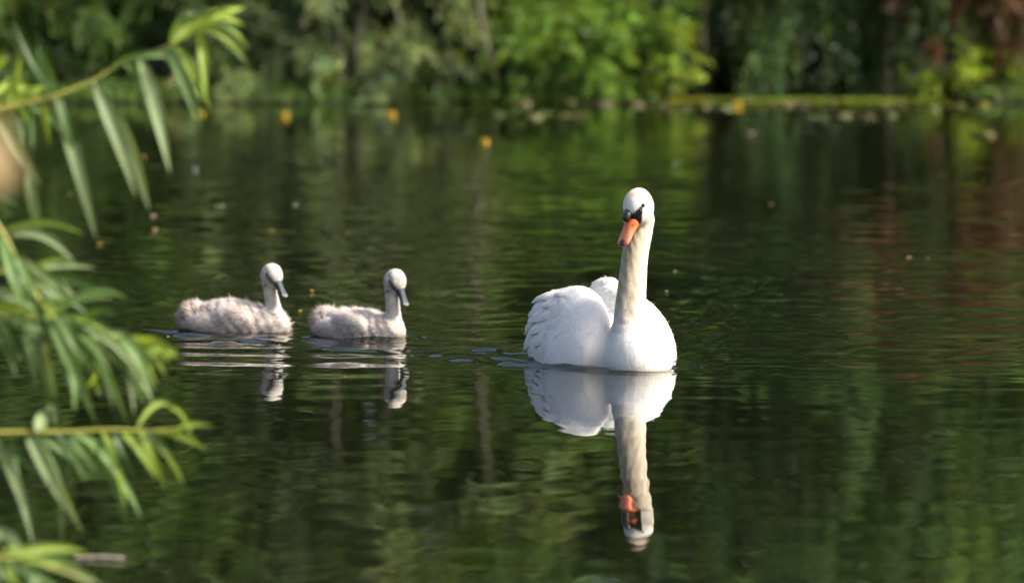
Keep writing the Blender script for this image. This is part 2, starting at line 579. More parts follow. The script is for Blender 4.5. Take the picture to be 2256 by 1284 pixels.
for i, (tx, ty, th, lab, lm) in enumerate(TREES):
    r = np.random.default_rng(100 + i)
    bz = float(ground_h(np.array(tx), np.array(ty)))
    base = np.array([tx, ty, bz - 0.05])
    ells = []
    for k in range(11):
        z = 1.3 + (th - 2.2) * k / 10
        sx = (1 if k % 2 else -1) * r.uniform(0.4, 1.2)
        ells.append((tx + sx, ty + r.uniform(-0.7, 0.7), z, r.uniform(1.4, 2.0), r.uniform(0.8, 1.2), r.uniform(0.8, 1.2)))
    ells.append((tx, ty, th - 1.0, 1.2, 1.1, 1.2))
    top = base + np.array([r.uniform(-0.5, 0.5), 0.2, th * 0.8])
    mid = base + np.array([r.uniform(-0.3, 0.3), 0.0, th * 0.4])
    stems = [([base, mid, top], 0.17, 0.05)]
    for k in range(4):
        z = 0.28 + 0.12 * k
        p0 = base + (top - base) * z
        a = r.uniform(0, 6.28)
        p2 = p0 + np.array([math.cos(a) * 1.3, math.sin(a) * 1.0, r.uniform(0.6, 1.3)])
        stems.append(([p0, (p0 + p2) / 2 + np.array([0, 0, -0.1]), p2], 0.07, 0.02))
    plant("woodland_tree", base, lab, "tree", "tall trees of the wood behind the far bank", ells, 4100 if ty < 50 else 3000, 0.95, 0.45, 9, 0.22, 0.085, lm, stems, 200 + i, stem_part="limb", first_part="trunk")

# --- undergrowth that closes the wood between trunks
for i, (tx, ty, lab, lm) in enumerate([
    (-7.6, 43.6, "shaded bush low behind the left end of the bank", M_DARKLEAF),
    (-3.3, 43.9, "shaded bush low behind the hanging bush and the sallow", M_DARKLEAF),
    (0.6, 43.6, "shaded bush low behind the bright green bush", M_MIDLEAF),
    (3.0, 45.2, "shaded bush deep in the dark hollow of the bank", M_DEEPSHADE),
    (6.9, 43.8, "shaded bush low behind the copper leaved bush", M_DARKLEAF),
    (1.75, 44.0, "shaded bush at the left back of the dark hollow", M_DEEPSHADE),
    (4.35, 44.1, "shaded bush behind the weeping willow's trunk", M_DEEPSHADE),
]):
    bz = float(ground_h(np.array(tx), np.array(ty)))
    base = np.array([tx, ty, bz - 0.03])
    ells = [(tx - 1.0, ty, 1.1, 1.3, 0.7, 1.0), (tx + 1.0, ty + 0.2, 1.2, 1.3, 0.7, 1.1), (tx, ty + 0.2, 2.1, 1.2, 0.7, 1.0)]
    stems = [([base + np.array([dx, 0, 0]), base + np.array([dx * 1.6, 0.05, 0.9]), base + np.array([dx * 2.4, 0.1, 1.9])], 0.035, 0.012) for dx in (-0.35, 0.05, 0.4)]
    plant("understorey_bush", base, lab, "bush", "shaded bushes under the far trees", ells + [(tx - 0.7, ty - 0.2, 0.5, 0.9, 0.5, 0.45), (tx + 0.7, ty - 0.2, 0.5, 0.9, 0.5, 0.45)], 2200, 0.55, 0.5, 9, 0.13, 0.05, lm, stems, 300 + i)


def on_bank(px, Y):
    x = X40(px, Y)
    return np.array([x, Y, float(ground_h(np.array(x), np.array(Y))) - 0.03])


# --- front row at the water's edge
# bush hanging over the water, left
b = on_bank(130, 41.6)
ells = [(X40(60), 41.0, 0.75, 0.8, 0.6, 0.55), (X40(260), 40.9, 1.15, 0.8, 0.6, 0.5), (X40(-150), 41.0, 0.9, 0.9, 0.7, 0.8), (X40(100), 41.2, 2.0, 1.2, 0.7, 0.9), (X40(420), 41.4, 1.75, 0.9, 0.6, 0.6), (X40(20), 41.3, 3.2, 1.3, 0.7, 0.9), (X40(300), 41.6, 3.0, 1.0, 0.7, 0.8), (X40(200), 41.7, 4.5, 1.5, 0.7, 0.9)]
plant("overhanging_bush", b, "dull green bush hanging over the water at the far left", "bush", None, ells, 4000, 0.5, 0.75, 10, 0.105, 0.034, M_MIDLEAF,
      [([b, b + np.array([0.1, -0.3, 1.0]), b + np.array([0.5, -0.7, 1.9])], 0.06, 0.02), ([b, b + np.array([-0.3, -0.1, 1.2]), b + np.array([-0.7, -0.4, 2.6])], 0.06, 0.02)], 401, bias=(0, -0.3, 0))

# grey sallow with arching twigs, left of centre
b = on_bank(760, 41.2)
ells = [(X40(560), 40.7, 0.38, 0.45, 0.5, 0.32), (X40(650), 40.6, 0.75, 0.55, 0.5, 0.4), (X40(560), 41.0, 1.4, 0.7, 0.5, 0.5), (X40(830), 40.6, 0.36, 0.55, 0.5, 0.28), (X40(930), 40.8, 0.85, 0.5, 0.5, 0.4),
        (X40(760), 41.2, 1.75, 0.9, 0.6, 0.6), (X40(960), 41.2, 1.5, 0.7, 0.5, 0.5), (X40(700), 41.5, 2.8, 1.2, 0.7, 0.9), (X40(990), 40.7, 0.3, 0.4, 0.4, 0.22), (X40(900), 41.6, 3.7, 1.1, 0.7, 0.8), (X40(760), 41.8, 4.8, 1.3, 0.7, 0.9)]
tr = lambda pts: [np.array([X40(px, 40.35), 40.35 + dy, z]) for px, z, dy in pts]
plant("sallow_thicket", b, "grey-green sallow thicket with bare brown stems left of centre", "bush", None, ells, 4700, 0.5, 0.55, 10, 0.115, 0.034, M_SALLOW,
      [(tr([(752, 0.0, 0.2), (748, 0.45, 0), (735, 0.9, 0), (728, 1.7, 0.2), (735, 3.4, 0.5)]), 0.040, 0.022),
       (tr([(775, 0.0, 0.2), (785, 0.5, 0.02), (805, 0.95, 0.05), (820, 1.6, 0.2), (850, 3.0, 0.5)]), 0.036, 0.02),
       (tr([(905, 0.0, 0.3), (880, 0.7, 0.1), (845, 1.15, 0.1), (820, 2.2, 0.4)]), 0.032, 0.016),
       (tr([(640, 0.0, 0.3), (655, 0.6, 0.1), (690, 0.9, 0.1), (760, 1.3, 0.3)]), 0.025, 0.012)], 402, bias=(0, -0.3, 0))

# slanting pale stem of its own
b = on_bank(1095, 41.0)
plant("slanting_sapling", b, "sapling with one slanting pale brown stem right of the sallow", "sapling", None,
      [(X40(1040), 41.0, 2.4, 0.7, 0.5, 0.8), (X40(1090), 41.2, 3.4, 0.8, 0.6, 0.7), (X40(1000), 41.4, 4.5, 0.9, 0.6, 0.8)], 1400, 0.45, 0.7, 9, 0.10, 0.03, M_MIDLEAF,
      [(tr([(1098, 0.05, 0.3), (1085, 0.28, 0.0), (1062, 0.65, 0.0), (1048, 1.2, 0), (1052, 2.2, 0.3), (1075, 3.6, 0.6)]), 0.042, 0.024)], 403, first_part="trunk")

# bright fresh green bush
b = on_bank(1300, 41.1)
ells = [(X40(1160), 40.7, 0.45, 0.45, 0.45, 0.3), (X40(1310), 40.6, 0.42, 0.5, 0.45, 0.3), (X40(1290), 40.8, 0.68, 0.42, 0.4, 0.22), (X40(1400), 40.8, 0.52, 0.3, 0.4, 0.28), (X40(1165), 41.0, 0.70, 0.3, 0.4, 0.2)]
plant("fresh_green_bush", b, "bright fresh green bush at the water's edge right of centre", "bush", None, ells, 1300, 0.36, 0.4, 9, 0.10, 0.028, M_BRIGHT,
      [([b + np.array([dx, 0, 0]), b + np.array([dx * 1.8, -0.1, 0.5]), b + np.array([dx * 2.6, -0.2, 1.0])], 0.018, 0.008) for dx in (-0.25, 0.02, 0.22)], 404, upb=0.4, bias=(0, -0.3, 0), per=7)
b = on_bank(1478, 40.75)
ells = [(X40(1470), 40.45, 0.26, 0.10, 0.15, 0.2), (X40(1480), 40.45, 0.50, 0.11, 0.15, 0.16)]
plant("lime_green_shoot", b, "upright lime green shoots beside the dark hollow", "shrub", None, ells, 150, 0.2, 0.35, 8, 0.085, 0.03, M_YELLOWLEAF,
      [([b, b + np.array([0.02, -0.1, 0.4]), b + np.array([0.03, -0.15, 0.75])], 0.01, 0.005)], 405, upb=0.6, per=5)

b = on_bank(1250, 42.3)
ells = [(X40(1150), 41.7, 1.1, 0.5, 0.4, 0.4), (X40(1330), 41.7, 1.15, 0.6, 0.4, 0.35), (X40(1240), 41.9, 1.9, 0.9, 0.5, 0.6), (X40(1300), 42.1, 3.0, 1.0, 0.6, 0.8), (X40(1280), 42.3, 4.4, 1.2, 0.6, 0.9)]
plant("leafy_bush", b, "mid green leafy bush rising behind the bright fresh green bush", "bush", None, ells, 2300, 0.42, 0.6, 10, 0.115, 0.040, M_MIDLEAF,
      [([b, b + np.array([-0.1, -0.2, 1.2]), b + np.array([0.1, -0.3, 2.8])], 0.05, 0.02)], 411, bias=(0, -0.3, 0))

# boughs over the dark hollow
b = on_bank(1560, 43.2)
ells = [(X40(1540), 41.8, 1.75, 0.6, 0.5, 0.35), (X40(1680), 41.9, 2.0, 0.6, 0.5, 0.35), (X40(1600), 42.0, 2.4, 1.0, 0.7, 0.7), (X40(1420), 41.8, 1.8, 0.6, 0.6, 0.5), (X40(1520), 42.2, 3.5, 1.1, 0.8, 0.8), (X40(1600), 42.4, 4.7, 1.2, 0.8, 0.8)]
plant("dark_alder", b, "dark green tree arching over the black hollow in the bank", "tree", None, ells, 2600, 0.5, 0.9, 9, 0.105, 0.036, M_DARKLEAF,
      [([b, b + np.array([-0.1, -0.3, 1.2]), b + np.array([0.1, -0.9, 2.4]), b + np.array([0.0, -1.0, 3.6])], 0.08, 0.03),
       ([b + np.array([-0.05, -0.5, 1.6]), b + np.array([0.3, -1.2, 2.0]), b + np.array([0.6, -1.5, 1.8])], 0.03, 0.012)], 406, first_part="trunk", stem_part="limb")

# weeping willow curtains
b = on_bank(1930, 42.6)
ells = [(X40(1850), 40.9, 1.25, 0.35, 0.45, 0.55), (X40(1940), 40.8, 1.15, 0.35, 0.4, 0.6), (X40(2030), 41.2, 1.3, 0.35, 0.4, 0.55), (X40(1790), 41.3, 1.5, 0.35, 0.4, 0.5), (X40(1920), 41.4, 2.5, 1.0, 0.7, 0.8), (X40(1980), 41.6, 3.7, 1.2, 0.8, 0.9), (X40(1900), 41.9, 4.9, 1.3, 0.8, 0.8)]
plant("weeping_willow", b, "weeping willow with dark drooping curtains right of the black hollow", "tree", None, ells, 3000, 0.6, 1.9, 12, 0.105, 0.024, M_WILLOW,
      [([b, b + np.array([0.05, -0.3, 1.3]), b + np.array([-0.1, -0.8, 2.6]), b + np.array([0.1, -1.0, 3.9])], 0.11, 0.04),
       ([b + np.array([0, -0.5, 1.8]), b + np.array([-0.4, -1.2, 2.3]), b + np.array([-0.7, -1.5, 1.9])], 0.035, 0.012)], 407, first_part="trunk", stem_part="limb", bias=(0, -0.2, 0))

# copper bush, right
b = on_bank(2190, 41.6)
ells = [(X40(2140), 40.9, 1.15, 0.35, 0.4, 0.3), (X40(2240), 40.8, 1.05, 0.4, 0.4, 0.35), (X40(1990), 40.7, 1.75, 0.45, 0.4, 0.35), (X40(2110), 40.7, 1.7, 0.5, 0.45, 0.4), (X40(2240), 40.8, 1.9, 0.6, 0.5, 0.5), (X40(2330), 41.0, 1.4, 0.5, 0.5, 0.6)]
plant("copper_bush", b, "copper brown leaved bush at the right end of the bank", "bush", None, ells, 1050, 0.4, 0.5, 9, 0.10, 0.042, M_COPPER,
      [(tr([(2120, 0.0, 0.7), (2112, 0.5, 0.4), (2120, 1.0, 0.4), (2140, 2.2, 0.6)]), 0.05, 0.02),
       (tr([(2220, 0.0, 0.8), (2230, 0.8, 0.5), (2215, 1.6, 0.5), (2200, 2.6, 0.6)]), 0.04, 0.018)], 408, bias=(0, -0.2, 0), per=9)
b = on_bank(2170, 41.5)
ells = [(X40(2090), 41.1, 1.5, 0.5, 0.5, 0.5), (X40(2260), 41.3, 2.4, 0.9, 0.6, 0.8), (X40(2120), 41.3, 3.4, 1.0, 0.7, 0.8), (X40(2200), 41.5, 4.6, 1.2, 0.7, 0.8), (X40(2280), 41.1, 0.7, 0.4, 0.4, 0.5), (X40(2380), 41.2, 1.6, 0.7, 0.5, 0.8)]
plant("overhanging_bush", b, "green bush mixed in behind the copper leaves at the right", "bush", None, ells, 2300, 0.45, 0.8, 9, 0.10, 0.034, M_MIDLEAF,
      [([b, b + np.array([0.1, -0.2, 1.3]), b + np.array([0.3, -0.3, 2.8])], 0.05, 0.02)], 409, bias=(0, -0.2, 0))
b = on_bank(2190, 40.9)
ells = [(X40(2165), 40.45, 0.20, 0.16, 0.2, 0.12), (X40(2230), 40.5, 0.42, 0.16, 0.2, 0.25), (X40(2090), 40.45, 0.14, 0.18, 0.2, 0.07)]
plant("lime_green_shoot", b, "lime green shoots at the water below the copper leaved bush", "shrub", None, ells, 300, 0.2, 0.4, 8, 0.085, 0.036, M_YELLOWLEAF,
      [([b, b + np.array([0.1, -0.2, 0.3]), b + np.array([0.15, -0.3, 0.55])], 0.01, 0.005)], 410, upb=0.5, per=6)

# small bankside leaves along the foot of the sallow
r = np.random.default_rng(55)
n = 2600
xs = r.uniform(-6, 6, n); ys = shore_y(xs) + r.uniform(-0.02, 0.7, n)
st = np.stack([xs, ys, ground_h(xs, ys) + 0.0], -1)
keep = (xs < X40(1500)) | (xs > X40(2050))
st = st[keep]
V, Q, C = sprays(r, st, np.stack([r.normal(0, .4, len(st)), r.normal(-.3, .3, len(st)), np.ones(len(st))], -1), 0.30, 0.7, 8, 0.10, 0.028)
V[:, 2] = np.maximum(V[:, 2], 0.012)
o = mobj("bank_grass", V, Q, M_MIDLEAF, cols=C, smooth=False)
tag(o, "low grass and leaves growing along the far water's edge", "grass", kind="stuff")

# ------------------------------------------------------------------ floating plants
M_PAD = mat_attr("lily_pad", rough=0.35, spec=0.5, noise=0.35, nscale=22, bump=0.2)
M_PETAL = mat_attr("petal", rough=0.5, spec=0.3, trans=0.25, noise=0.15, nscale=90)
M_WEED = mat_leaf("duckweed", (0.16, 0.172, 0.018), trans=0.15, rough=0.4)


def lily_pad(pos, rx, ry, rot, c, label, group):
    n = 22
    th = np.linspace(rad(14), rad(346), n) + rot
    V = [(0, 0, 0.012)]
    for ring, z in ((0.55, 0.012), (1.0, 0.016)):
        for k, t in enumerate(th):
            wv_ = 1 + 0.04 * math.sin(3 * t + rot)
            V.append((math.cos(t) * rx * ring * wv_, math.sin(t) * ry * ring * wv_, z + (0.010 * math.sin(2 * t + rot * 3) if ring == 1.0 else 0)))
    V = np.array(V)
    F = [(0, 1 + k, 2 + k) for k in range(n - 1)]
    Q = [(1 + k, 1 + n + k, 2 + n + k, 2 + k) for k in range(n - 1)]
    lo = V.copy(); lo[:, 2] -= 0.006
    VV = np.vstack([V, lo])
    m = len(V)
    F = np.array(F); Q = np.array(Q)
    E = np.array([(1 + n + k, m + 1 + n + k, m + 2 + n + k, 2 + n + k) for k in range(n - 1)])
    cc = np.tile(np.array(c), (len(VV), 1)) * np.random.default_rng(int(abs(pos[0]) * 1000)).uniform(0.85, 1.1, (len(VV), 1))
    me = mesh_data("lily_pad", VV, [F, F[:, ::-1] + m, Q, Q[:, ::-1] + m, E], M_PAD, cols=cc)
    o = obj("lily_pad", me)
    o.location = (float(pos[0]), float(pos[1]), 0.0)
    return tag(o, label, "lily pad", group)


PADG = (0.12, 0.155, 0.045); PADO = (0.155, 0.15, 0.05); PADP = (0.17, 0.135, 0.08); PADY = (0.26, 0.25, 0.05)
pads = [(1115, 256, PADG), (1165, 260, PADO), (1215, 254, PADG), (1262, 258, PADO),
        (1150, 231, PADP), (1250, 228, PADO), (1325, 230, PADP), (1395, 234, PADP),
        (1452, 236, PADO), (1500, 240, PADG), (1548, 237, PADO), (1588, 240, PADG),
        (1680, 228, PADO), (1722, 233, PADP), (1765, 231, PADP), (1812, 227, PADO),
        (1800, 260, PADG), (1852, 257, PADO), (1903, 261, PADO), (1955, 258, PADG), (1968, 232, PADO),
        (2165, 300, PADO), (2105, 236, PADY), (2160, 234, PADY), (2050, 240, PADG), (250, 222, PADY), (330, 224, PADY), (420, 221, PADY)]
where = {0: "in the nearest row", 1: "below the bright green bush",
         2: "left of the hollow's yellow flower", 3: "at the dark hollow's duckweed",
         4: "before the weeping willow", 5: "off the right end of the bank", 6: "at the far left bank"}
cl = [0] * 4 + [1] * 4 + [2] * 4 + [3] * 4 + [4] * 5 + [5] * 4 + [6] * 3
cname = {PADG: "green", PADO: "olive", PADP: "pinkish brown", PADY: "yellowish green"}
ordn = ["leftmost", "second from left", "third from left", "fourth from left", "fifth from left"]
for i, (px, py, c) in enumerate(pads):
    p = Wp(px, py)
    r = np.random.default_rng(600 + i)
    rank = sorted(pads[j][0] for j in range(len(pads)) if cl[j] == cl[i]).index(px)
    lily_pad(p, r.uniform(0.085, 0.125), r.uniform(0.085, 0.12), r.uniform(0, 6.28), c, "%s lily pad, %s of those %s" % (cname[c], ordn[rank], where[cl[i]]), "lily pads near the far bank")

# mat of duckweed along the hollow
r = np.random.default_rng(77)
n = 9000
px_ = r.uniform(1475, 2080, n)
yy = 39.7 + r.uniform(0, 1.0, n) ** 0.8 * 0.7
xx = (px_ - 1128) / FPX * yy
edge_n = 0.75 + 0.35 * np.sin(px_ / 37.0) + 0.3 * np.sin(px_ / 13.0 + 1) + 0.2 * np.sin(px_ / 5.0)
yy = 40.4 - (40.4 - yy) * np.clip(edge_n * 0.5 + 0.5, 0.4, 1.2)
xx = (px_ - 1128) / FPX * yy
s = r.uniform(0.010, 0.026, n)
th = r.uniform(0, 6.28, n)
ctr = np.stack([xx, yy, 0.006 + r.uniform(0, 0.012, n)], -1)
tl = r.normal(0, 0.35, (n, 2))
Vs = []
for k in range(4):
    a = th + k * math.pi / 2
    ox, oy = np.cos(a) * s, np.sin(a) * s * 0.8
    Vs.append(ctr + np.stack([ox, oy, np.abs(ox * tl[:, 0] + oy * tl[:, 1]) * 1.2], -1))
V = np.stack(Vs, 1).reshape(-1, 3)
Q = (np.arange(n) * 4)[:, None] + np.arange(4)[None, :]
left = np.clip((1700 - px_) / 200, 0, 1)[:, None]
C = (np.array([[0.8, 0.95, 0.9]]) * (1 - left) + np.array([[1.15, 0.98, 0.8]]) * left) * r.uniform(0.7, 1.2, (n, 1))
o = mobj("duckweed", V, Q, M_WEED, cols=np.repeat(C, 4, 0), smooth=False)
tag(o, "yellow-green duckweed mat floating under the dark hollow of the bank", "duckweed", kind="stuff")


def water_lily(px, py, size, label, hgt=-0.012, bright=1.0):
    """yellow water lily: globe of cupped sepals on a stalk above the water"""
    p = Wp(px, py, 0.012)
    base = np.array([p[0], p[1], 0.0])
    root = empty("yellow_water_lily", base)
    tag(root, label, "flower", "yellow water lilies on the pond")
    V, q = tube([base + [0.02, 0.0, -0.25], base + [0.008, 0, -0.12], base + [0, 0, hgt]], [0.005, 0.005, 0.006], 6)
    mobj("stalk", V, q, M_TWIG, root, origin=base)
    for k in range(5):
        a0 = k * 2 * math.pi / 5 + 0.3
        vs, fs = [], []
        nu, nvv = 5, 6
        for i in range(nvv):
            t = i / (nvv - 1)
            ang = -1.35 + 2.0 * t
            rr = size * math.cos(ang); zz = size * math.sin(ang) + size * 0.9
            half = (0.75 * math.sin(math.pi * min(1, 0.25 + 0.75 * t)) + 0.15)
            for j in range(nu):
                u = (j / (nu - 1) - 0.5) * 2 * half
                vs.append((rr * math.cos(a0 + u), rr * math.sin(a0 + u), hgt + zz))
        for i in range(nvv - 1):
            for j in range(nu - 1):
                a = i * nu + j
                fs.append((a, a + 1, a + nu + 1, a + nu))
        zt = np.clip((np.array(vs)[:, 2] - hgt) / (size * 1.4) * 1.6 - 0.35, 0, 1)[:, None]
        c = (np.array([0.80, 0.46, 0.02]) * zt + np.array([0.16, 0.20, 0.04]) * (1 - zt)) * bright
        obj("petal", mesh_data("petal", np.array(vs), np.array(fs), M_PETAL, cols=c), root)
    # stigma disc
    th_ = np.linspace(0, 2 * math.pi, 12, endpoint=False)
    vs = [(0, 0, hgt + size * 1.1)] + [(math.cos(t) * size * 0.55, math.sin(t) * size * 0.55, hgt + size * 1.05) for t in th_] + [(math.cos(t) * size * 0.4, math.sin(t) * size * 0.4, hgt + size * 0.3) for t in th_]
    f3 = np.array([(0, 1 + k, 1 + (k + 1) % 12) for k in range(12)])
    f4 = np.array([(1 + k, 13 + k, 13 + (k + 1) % 12, 1 + (k + 1) % 12) for k in range(12)])
    obj("stigma", mesh_data("stigma", np.array(vs), [f3, f4], M_PETAL, cols=np.tile([0.6, 0.36, 0.03], (len(vs), 1))), root)


water_lily(628, 254, 0.029, "yellow water lily flower, left one of the pair below the sallow thicket")
water_lily(863, 254, 0.031, "yellow water lily flower, right one of the pair below the sallow thicket")
water_lily(1069, 311, 0.025, "yellow water lily flower standing nearest the camera on open water")
water_lily(1625, 232, 0.034, "large yellow water lily flower in front of the duckweed mat")
water_lily(1633, 213, 0.024, "small yellow water lily flower behind the large one at the duckweed mat")
water_lily(442, 250, 0.024, "yellow water lily flower half hidden by the hanging willow leaves")


def petal_bit(px, py, size, c, label, curl=0.5):
    """fallen petal or leaf scrap: a cupped oval lying on the water"""
    p = Wp(px, py)
    size = size * 1.5
    r = np.random.default_rng(int(px * 7 + py))
    vs, fs = [], []
    nr, nt_ = 4, 12
    vs.append((0, 0, 0.003))
    for i in range(1, nr + 1):
        q = i / nr
        for j in range(nt_):
            a = 2 * math.pi * j / nt_
            vs.append((math.cos(a) * size * q * (1 + 0.15 * math.cos(2 * a)), math.sin(a) * size * 0.75 * q, 0.003 + curl * size * q * q * (0.8 + 0.4 * math.sin(a * 2 + px))))
    f3 = np.array([(0, 1 + j, 1 + (j + 1) % nt_) for j in range(nt_)])
    f4 = np.array([(1 + (i - 1) * nt_ + j, 1 + i * nt_ + j, 1 + i * nt_ + (j + 1) % nt_, 1 + (i - 1) * nt_ + (j + 1) % nt_) for i in range(1, nr) for j in range(nt_)])
    cc = np.tile(np.array(c), (len(vs), 1)) * r.uniform(0.85, 1.1, (len(vs), 1))
    o = obj("fallen_petal", mesh_data("fallen_petal", np.array(vs), [f3, f4], M_PETAL, cols=cc))
    o.location = (float(p[0]), float(p[1]), 0.0)
    o.rotation_euler = (0, 0, r.uniform(0, 6.28))
    tag(o, label, "petal", "fallen petals and scraps on the water")


for a in [
    (338, 478, 0.013, (0.62, 0.45, 0.34), "pinkish fallen petal on the water beside the long willow leaf tip"),
    (341, 508, 0.011, (0.72, 0.52, 0.20), "yellowish fallen petal just below the pinkish one"),
    (433, 376, 0.015, (0.42, 0.47, 0.47), "pale grey-blue petal on the water right of the hanging willow leaves"),
    (651, 455, 0.011, (0.60, 0.62, 0.58), "white fallen petal on open water above the rear cygnet"),
    (485, 458, 0.017, (0.42, 0.44, 0.24), "cream fallen scrap on the water left of the white petal"),
    (601, 511, 0.010, (0.45, 0.28, 0.08), "orange fallen petal on the water above the rear cygnet's head"),
    (318, 348, 0.014, (0.55, 0.38, 0.17), "tan petal on the water between the hanging willow leaves"),
    (220, 538, 0.010, (0.50, 0.32, 0.10), "small orange petal on the water below the longest willow leaf"),
    (155, 428, 0.010, (0.62, 0.50, 0.22), "small yellow petal behind the long willow leaf at left"),
    (1657, 297, 0.022, (0.60, 0.40, 0.33), "pink fallen petal on dark water right of centre"),
    (1490, 364, 0.015, (0.20, 0.26, 0.20), "greenish grey petal on dark water left of the pink petal"),
    (1700, 452, 0.011, (0.36, 0.25, 0.12), "brown scrap floating right of the swan's head"),
    (2003, 569, 0.007, (0.70, 0.50, 0.25), "tiny pale scrap floating on the reddish reflections at right"),
    (2045, 572, 0.005, (0.60, 0.45, 0.2), "tiniest pale scrap right of the other on the reddish reflections"),
    (661, 687, 0.006, (0.65, 0.48, 0.10), "tiny yellow petal between the two cygnets"),
    (689, 643, 0.006, (0.55, 0.35, 0.08), "tiny orange petal above the front cygnet's tail"),
    (372, 745, 0.006, (0.40, 0.22, 0.10), "tiny brown scrap behind the rear cygnet's tail"),
    (1488, 600, 0.006, (0.50, 0.42, 0.20), "tiny yellowish scrap right of the swan's neck"),
    (1470, 645, 0.006, (0.40, 0.35, 0.18), "tiny dull scrap above the swan's left wing"),
]:
    petal_bit(*a)

# floating reed straw, bottom left
p0, p1 = Wp(165, 1231), Wp(276, 1235)
path = spline([p0 + [0, 0, .004], (p0 * 0.55 + p1 * 0.45) + [0, 0.01, .006], p1 + [0, 0, .004]], 12)
V, q = tube(path, np.linspace(0.003, 0.007, 12) * (1 + 0.15 * np.sin(np.arange(12) * 2.1)), 7)
o = mobj("floating_straw", V, q, mat_noise("straw", (0.22, 0.2, 0.15), (0.4, 0.36, 0.28), scale=40, rough=0.7))
tag(o, "pale broken reed straw floating at the bottom left", "straw")

# ------------------------------------------------------------------ implicit surfaces for the birds
def ell(p, c, r, R=None):
    d = p - np.asarray(c, float)
    if R is not None:
        d = d @ R
    r = np.asarray(r, float)
    k0 = np.linalg.norm(d / r, axis=-1)
    k1 = np.linalg.norm(d / (r * r), axis=-1) + 1e-9
    return k0 * (k0 - 1.0) / k1


def chain(p, pts, rs, k=0.0):
    """capsules of varying radius along a polyline"""
    out = None
    for a, b, ra, rb in zip(pts[:-1], pts[1:], rs[:-1], rs[1:]):
        a = np.asarray(a); b = np.asarray(b)
        ab = b - a
        t = np.clip(((p - a) @ ab) / (ab @ ab), 0, 1)
        d = np.linalg.norm(p - a - t[..., None] * ab, axis=-1) - (ra + (rb - ra) * t)
        out = d if out is None else np.minimum(out, d)
    return out


def smin(a, b, k):
    h = np.clip(0.5 + 0.5 * (b - a) / k, 0, 1)
    return b * (1 - h) + a * h - k * h * (1 - h)


def surface_nets(fn, lo, hi, h):
    lo = np.asarray(lo, float); hi = np.asarray(hi, float)
    n = np.ceil((hi - lo) / h).astype(int) + 1
    ax = [lo[i] + np.arange(n[i]) * h for i in range(3)]
    bs = 8                                               # coarse blocks first, fine samples only near the surface
    n = ((n + bs - 1) // bs) * bs
    ax = [lo[i] + np.arange(n[i]) * h for i in range(3)]
    nb = n // bs
    cen = np.stack(np.meshgrid(*[lo[i] + (np.arange(nb[i]) + 0.5) * bs * h - h / 2 for i in range(3)], indexing='ij'), -1)
    Fc = fn(cen.reshape(-1, 3)).reshape(tuple(nb))
    Fv = np.repeat(np.repeat(np.repeat(Fc, bs, 0), bs, 1), bs, 2).astype(np.float32)
    act = np.argwhere(np.abs(Fc) < bs * h * 1.5)
    loc = np.stack(np.meshgrid(np.arange(bs), np.arange(bs), np.arange(bs), indexing='ij'), -1).reshape(-1, 3)
    for i in range(0, len(act), 400):
        gi = (act[i:i + 400, None, :] * bs + loc[None]).reshape(-1, 3)
        Fv[gi[:, 0], gi[:, 1], gi[:, 2]] = fn(lo + gi * h)
    s = Fv < 0
    cnt = np.zeros(tuple(n - 1), np.int8)
    for dx in (0, 1):
        for dy in (0, 1):
            for dz in (0, 1):
                cnt += s[dx:n[0] - 1 + dx, dy:n[1] - 1 + dy, dz:n[2] - 1 + dz]
    mixed = (cnt > 0) & (cnt < 8)
    idx = np.full(mixed.shape, -1, np.int64)
    ci = np.argwhere(mixed)
    idx[mixed] = np.arange(len(ci))
    acc = np.zeros((len(ci), 3)); num = np.zeros((len(ci), 1))
    cor = np.array([[i, j, k] for i in (0, 1) for j in (0, 1) for k in (0, 1)])
    for a in range(8):
        for b_ in range(a + 1, 8):
            if np.abs(cor[a] - cor[b_]).sum() != 1: continue
            A = ci + cor[a]; B = ci + cor[b_]
            fa = Fv[A[:, 0], A[:, 1], A[:, 2]].astype(float); fb = Fv[B[:, 0], B[:, 1], B[:, 2]].astype(float)
            m = (fa < 0) != (fb < 0)
            t = np.where(m, fa / np.where(m, fa - fb, 1), 0)[:, None]
            acc += np.where(m[:, None], A + t * (B - A), 0); num += m[:, None]
    V = lo + acc / np.maximum(num, 1) * h
    quads = []
    for d in range(3):
        e1, e2 = [(1, 2), (2, 0), (0, 1)][d]
        sl0 = [slice(None)] * 3; sl1 = [slice(None)] * 3
        sl0[d] = slice(0, n[d] - 1); sl1[d] = slice(1, n[d])
        ch = s[tuple(sl0)] != s[tuple(sl1)]
        q = np.argwhere(ch)
        q = q[(q[:, e1] > 0) & (q[:, e2] > 0) & (q[:, e1] < n[e1] - 1) & (q[:, e2] < n[e2] - 1)]
        inside0 = s[q[:, 0], q[:, 1], q[:, 2]]
        def cell(o1, o2):
            c = q.copy(); c[:, e1] += o1; c[:, e2] += o2
            return idx[c[:, 0], c[:, 1], c[:, 2]]
        f = np.stack([cell(-1, -1), cell(0, -1), cell(0, 0), cell(-1, 0)], -1)
        f[~inside0] = f[~inside0][:, ::-1]
        quads.append(f)
    return V, np.concatenate(quads)


def grad(fn, p, e=0.002):
    g = np.stack([fn(p + np.eye(3)[i] * e) - fn(p - np.eye(3)[i] * e) for i in range(3)], -1)
    return nrm(g)


def sample_surface(V, Q, n, r):
    a, b_, c, d = V[Q[:, 0]], V[Q[:, 1]], V[Q[:, 2]], V[Q[:, 3]]
    ar = 0.5 * np.linalg.norm(np.cross(c - a, d - b_), axis=-1)
    k = r.choice(len(Q), n, p=ar / ar.sum())
    u, v = r.random((n, 1)), r.random((n, 1))
    return (a[k] * (1 - u) + b_[k] * u) * (1 - v) + (d[k] * (1 - u) + c[k] * u) * v


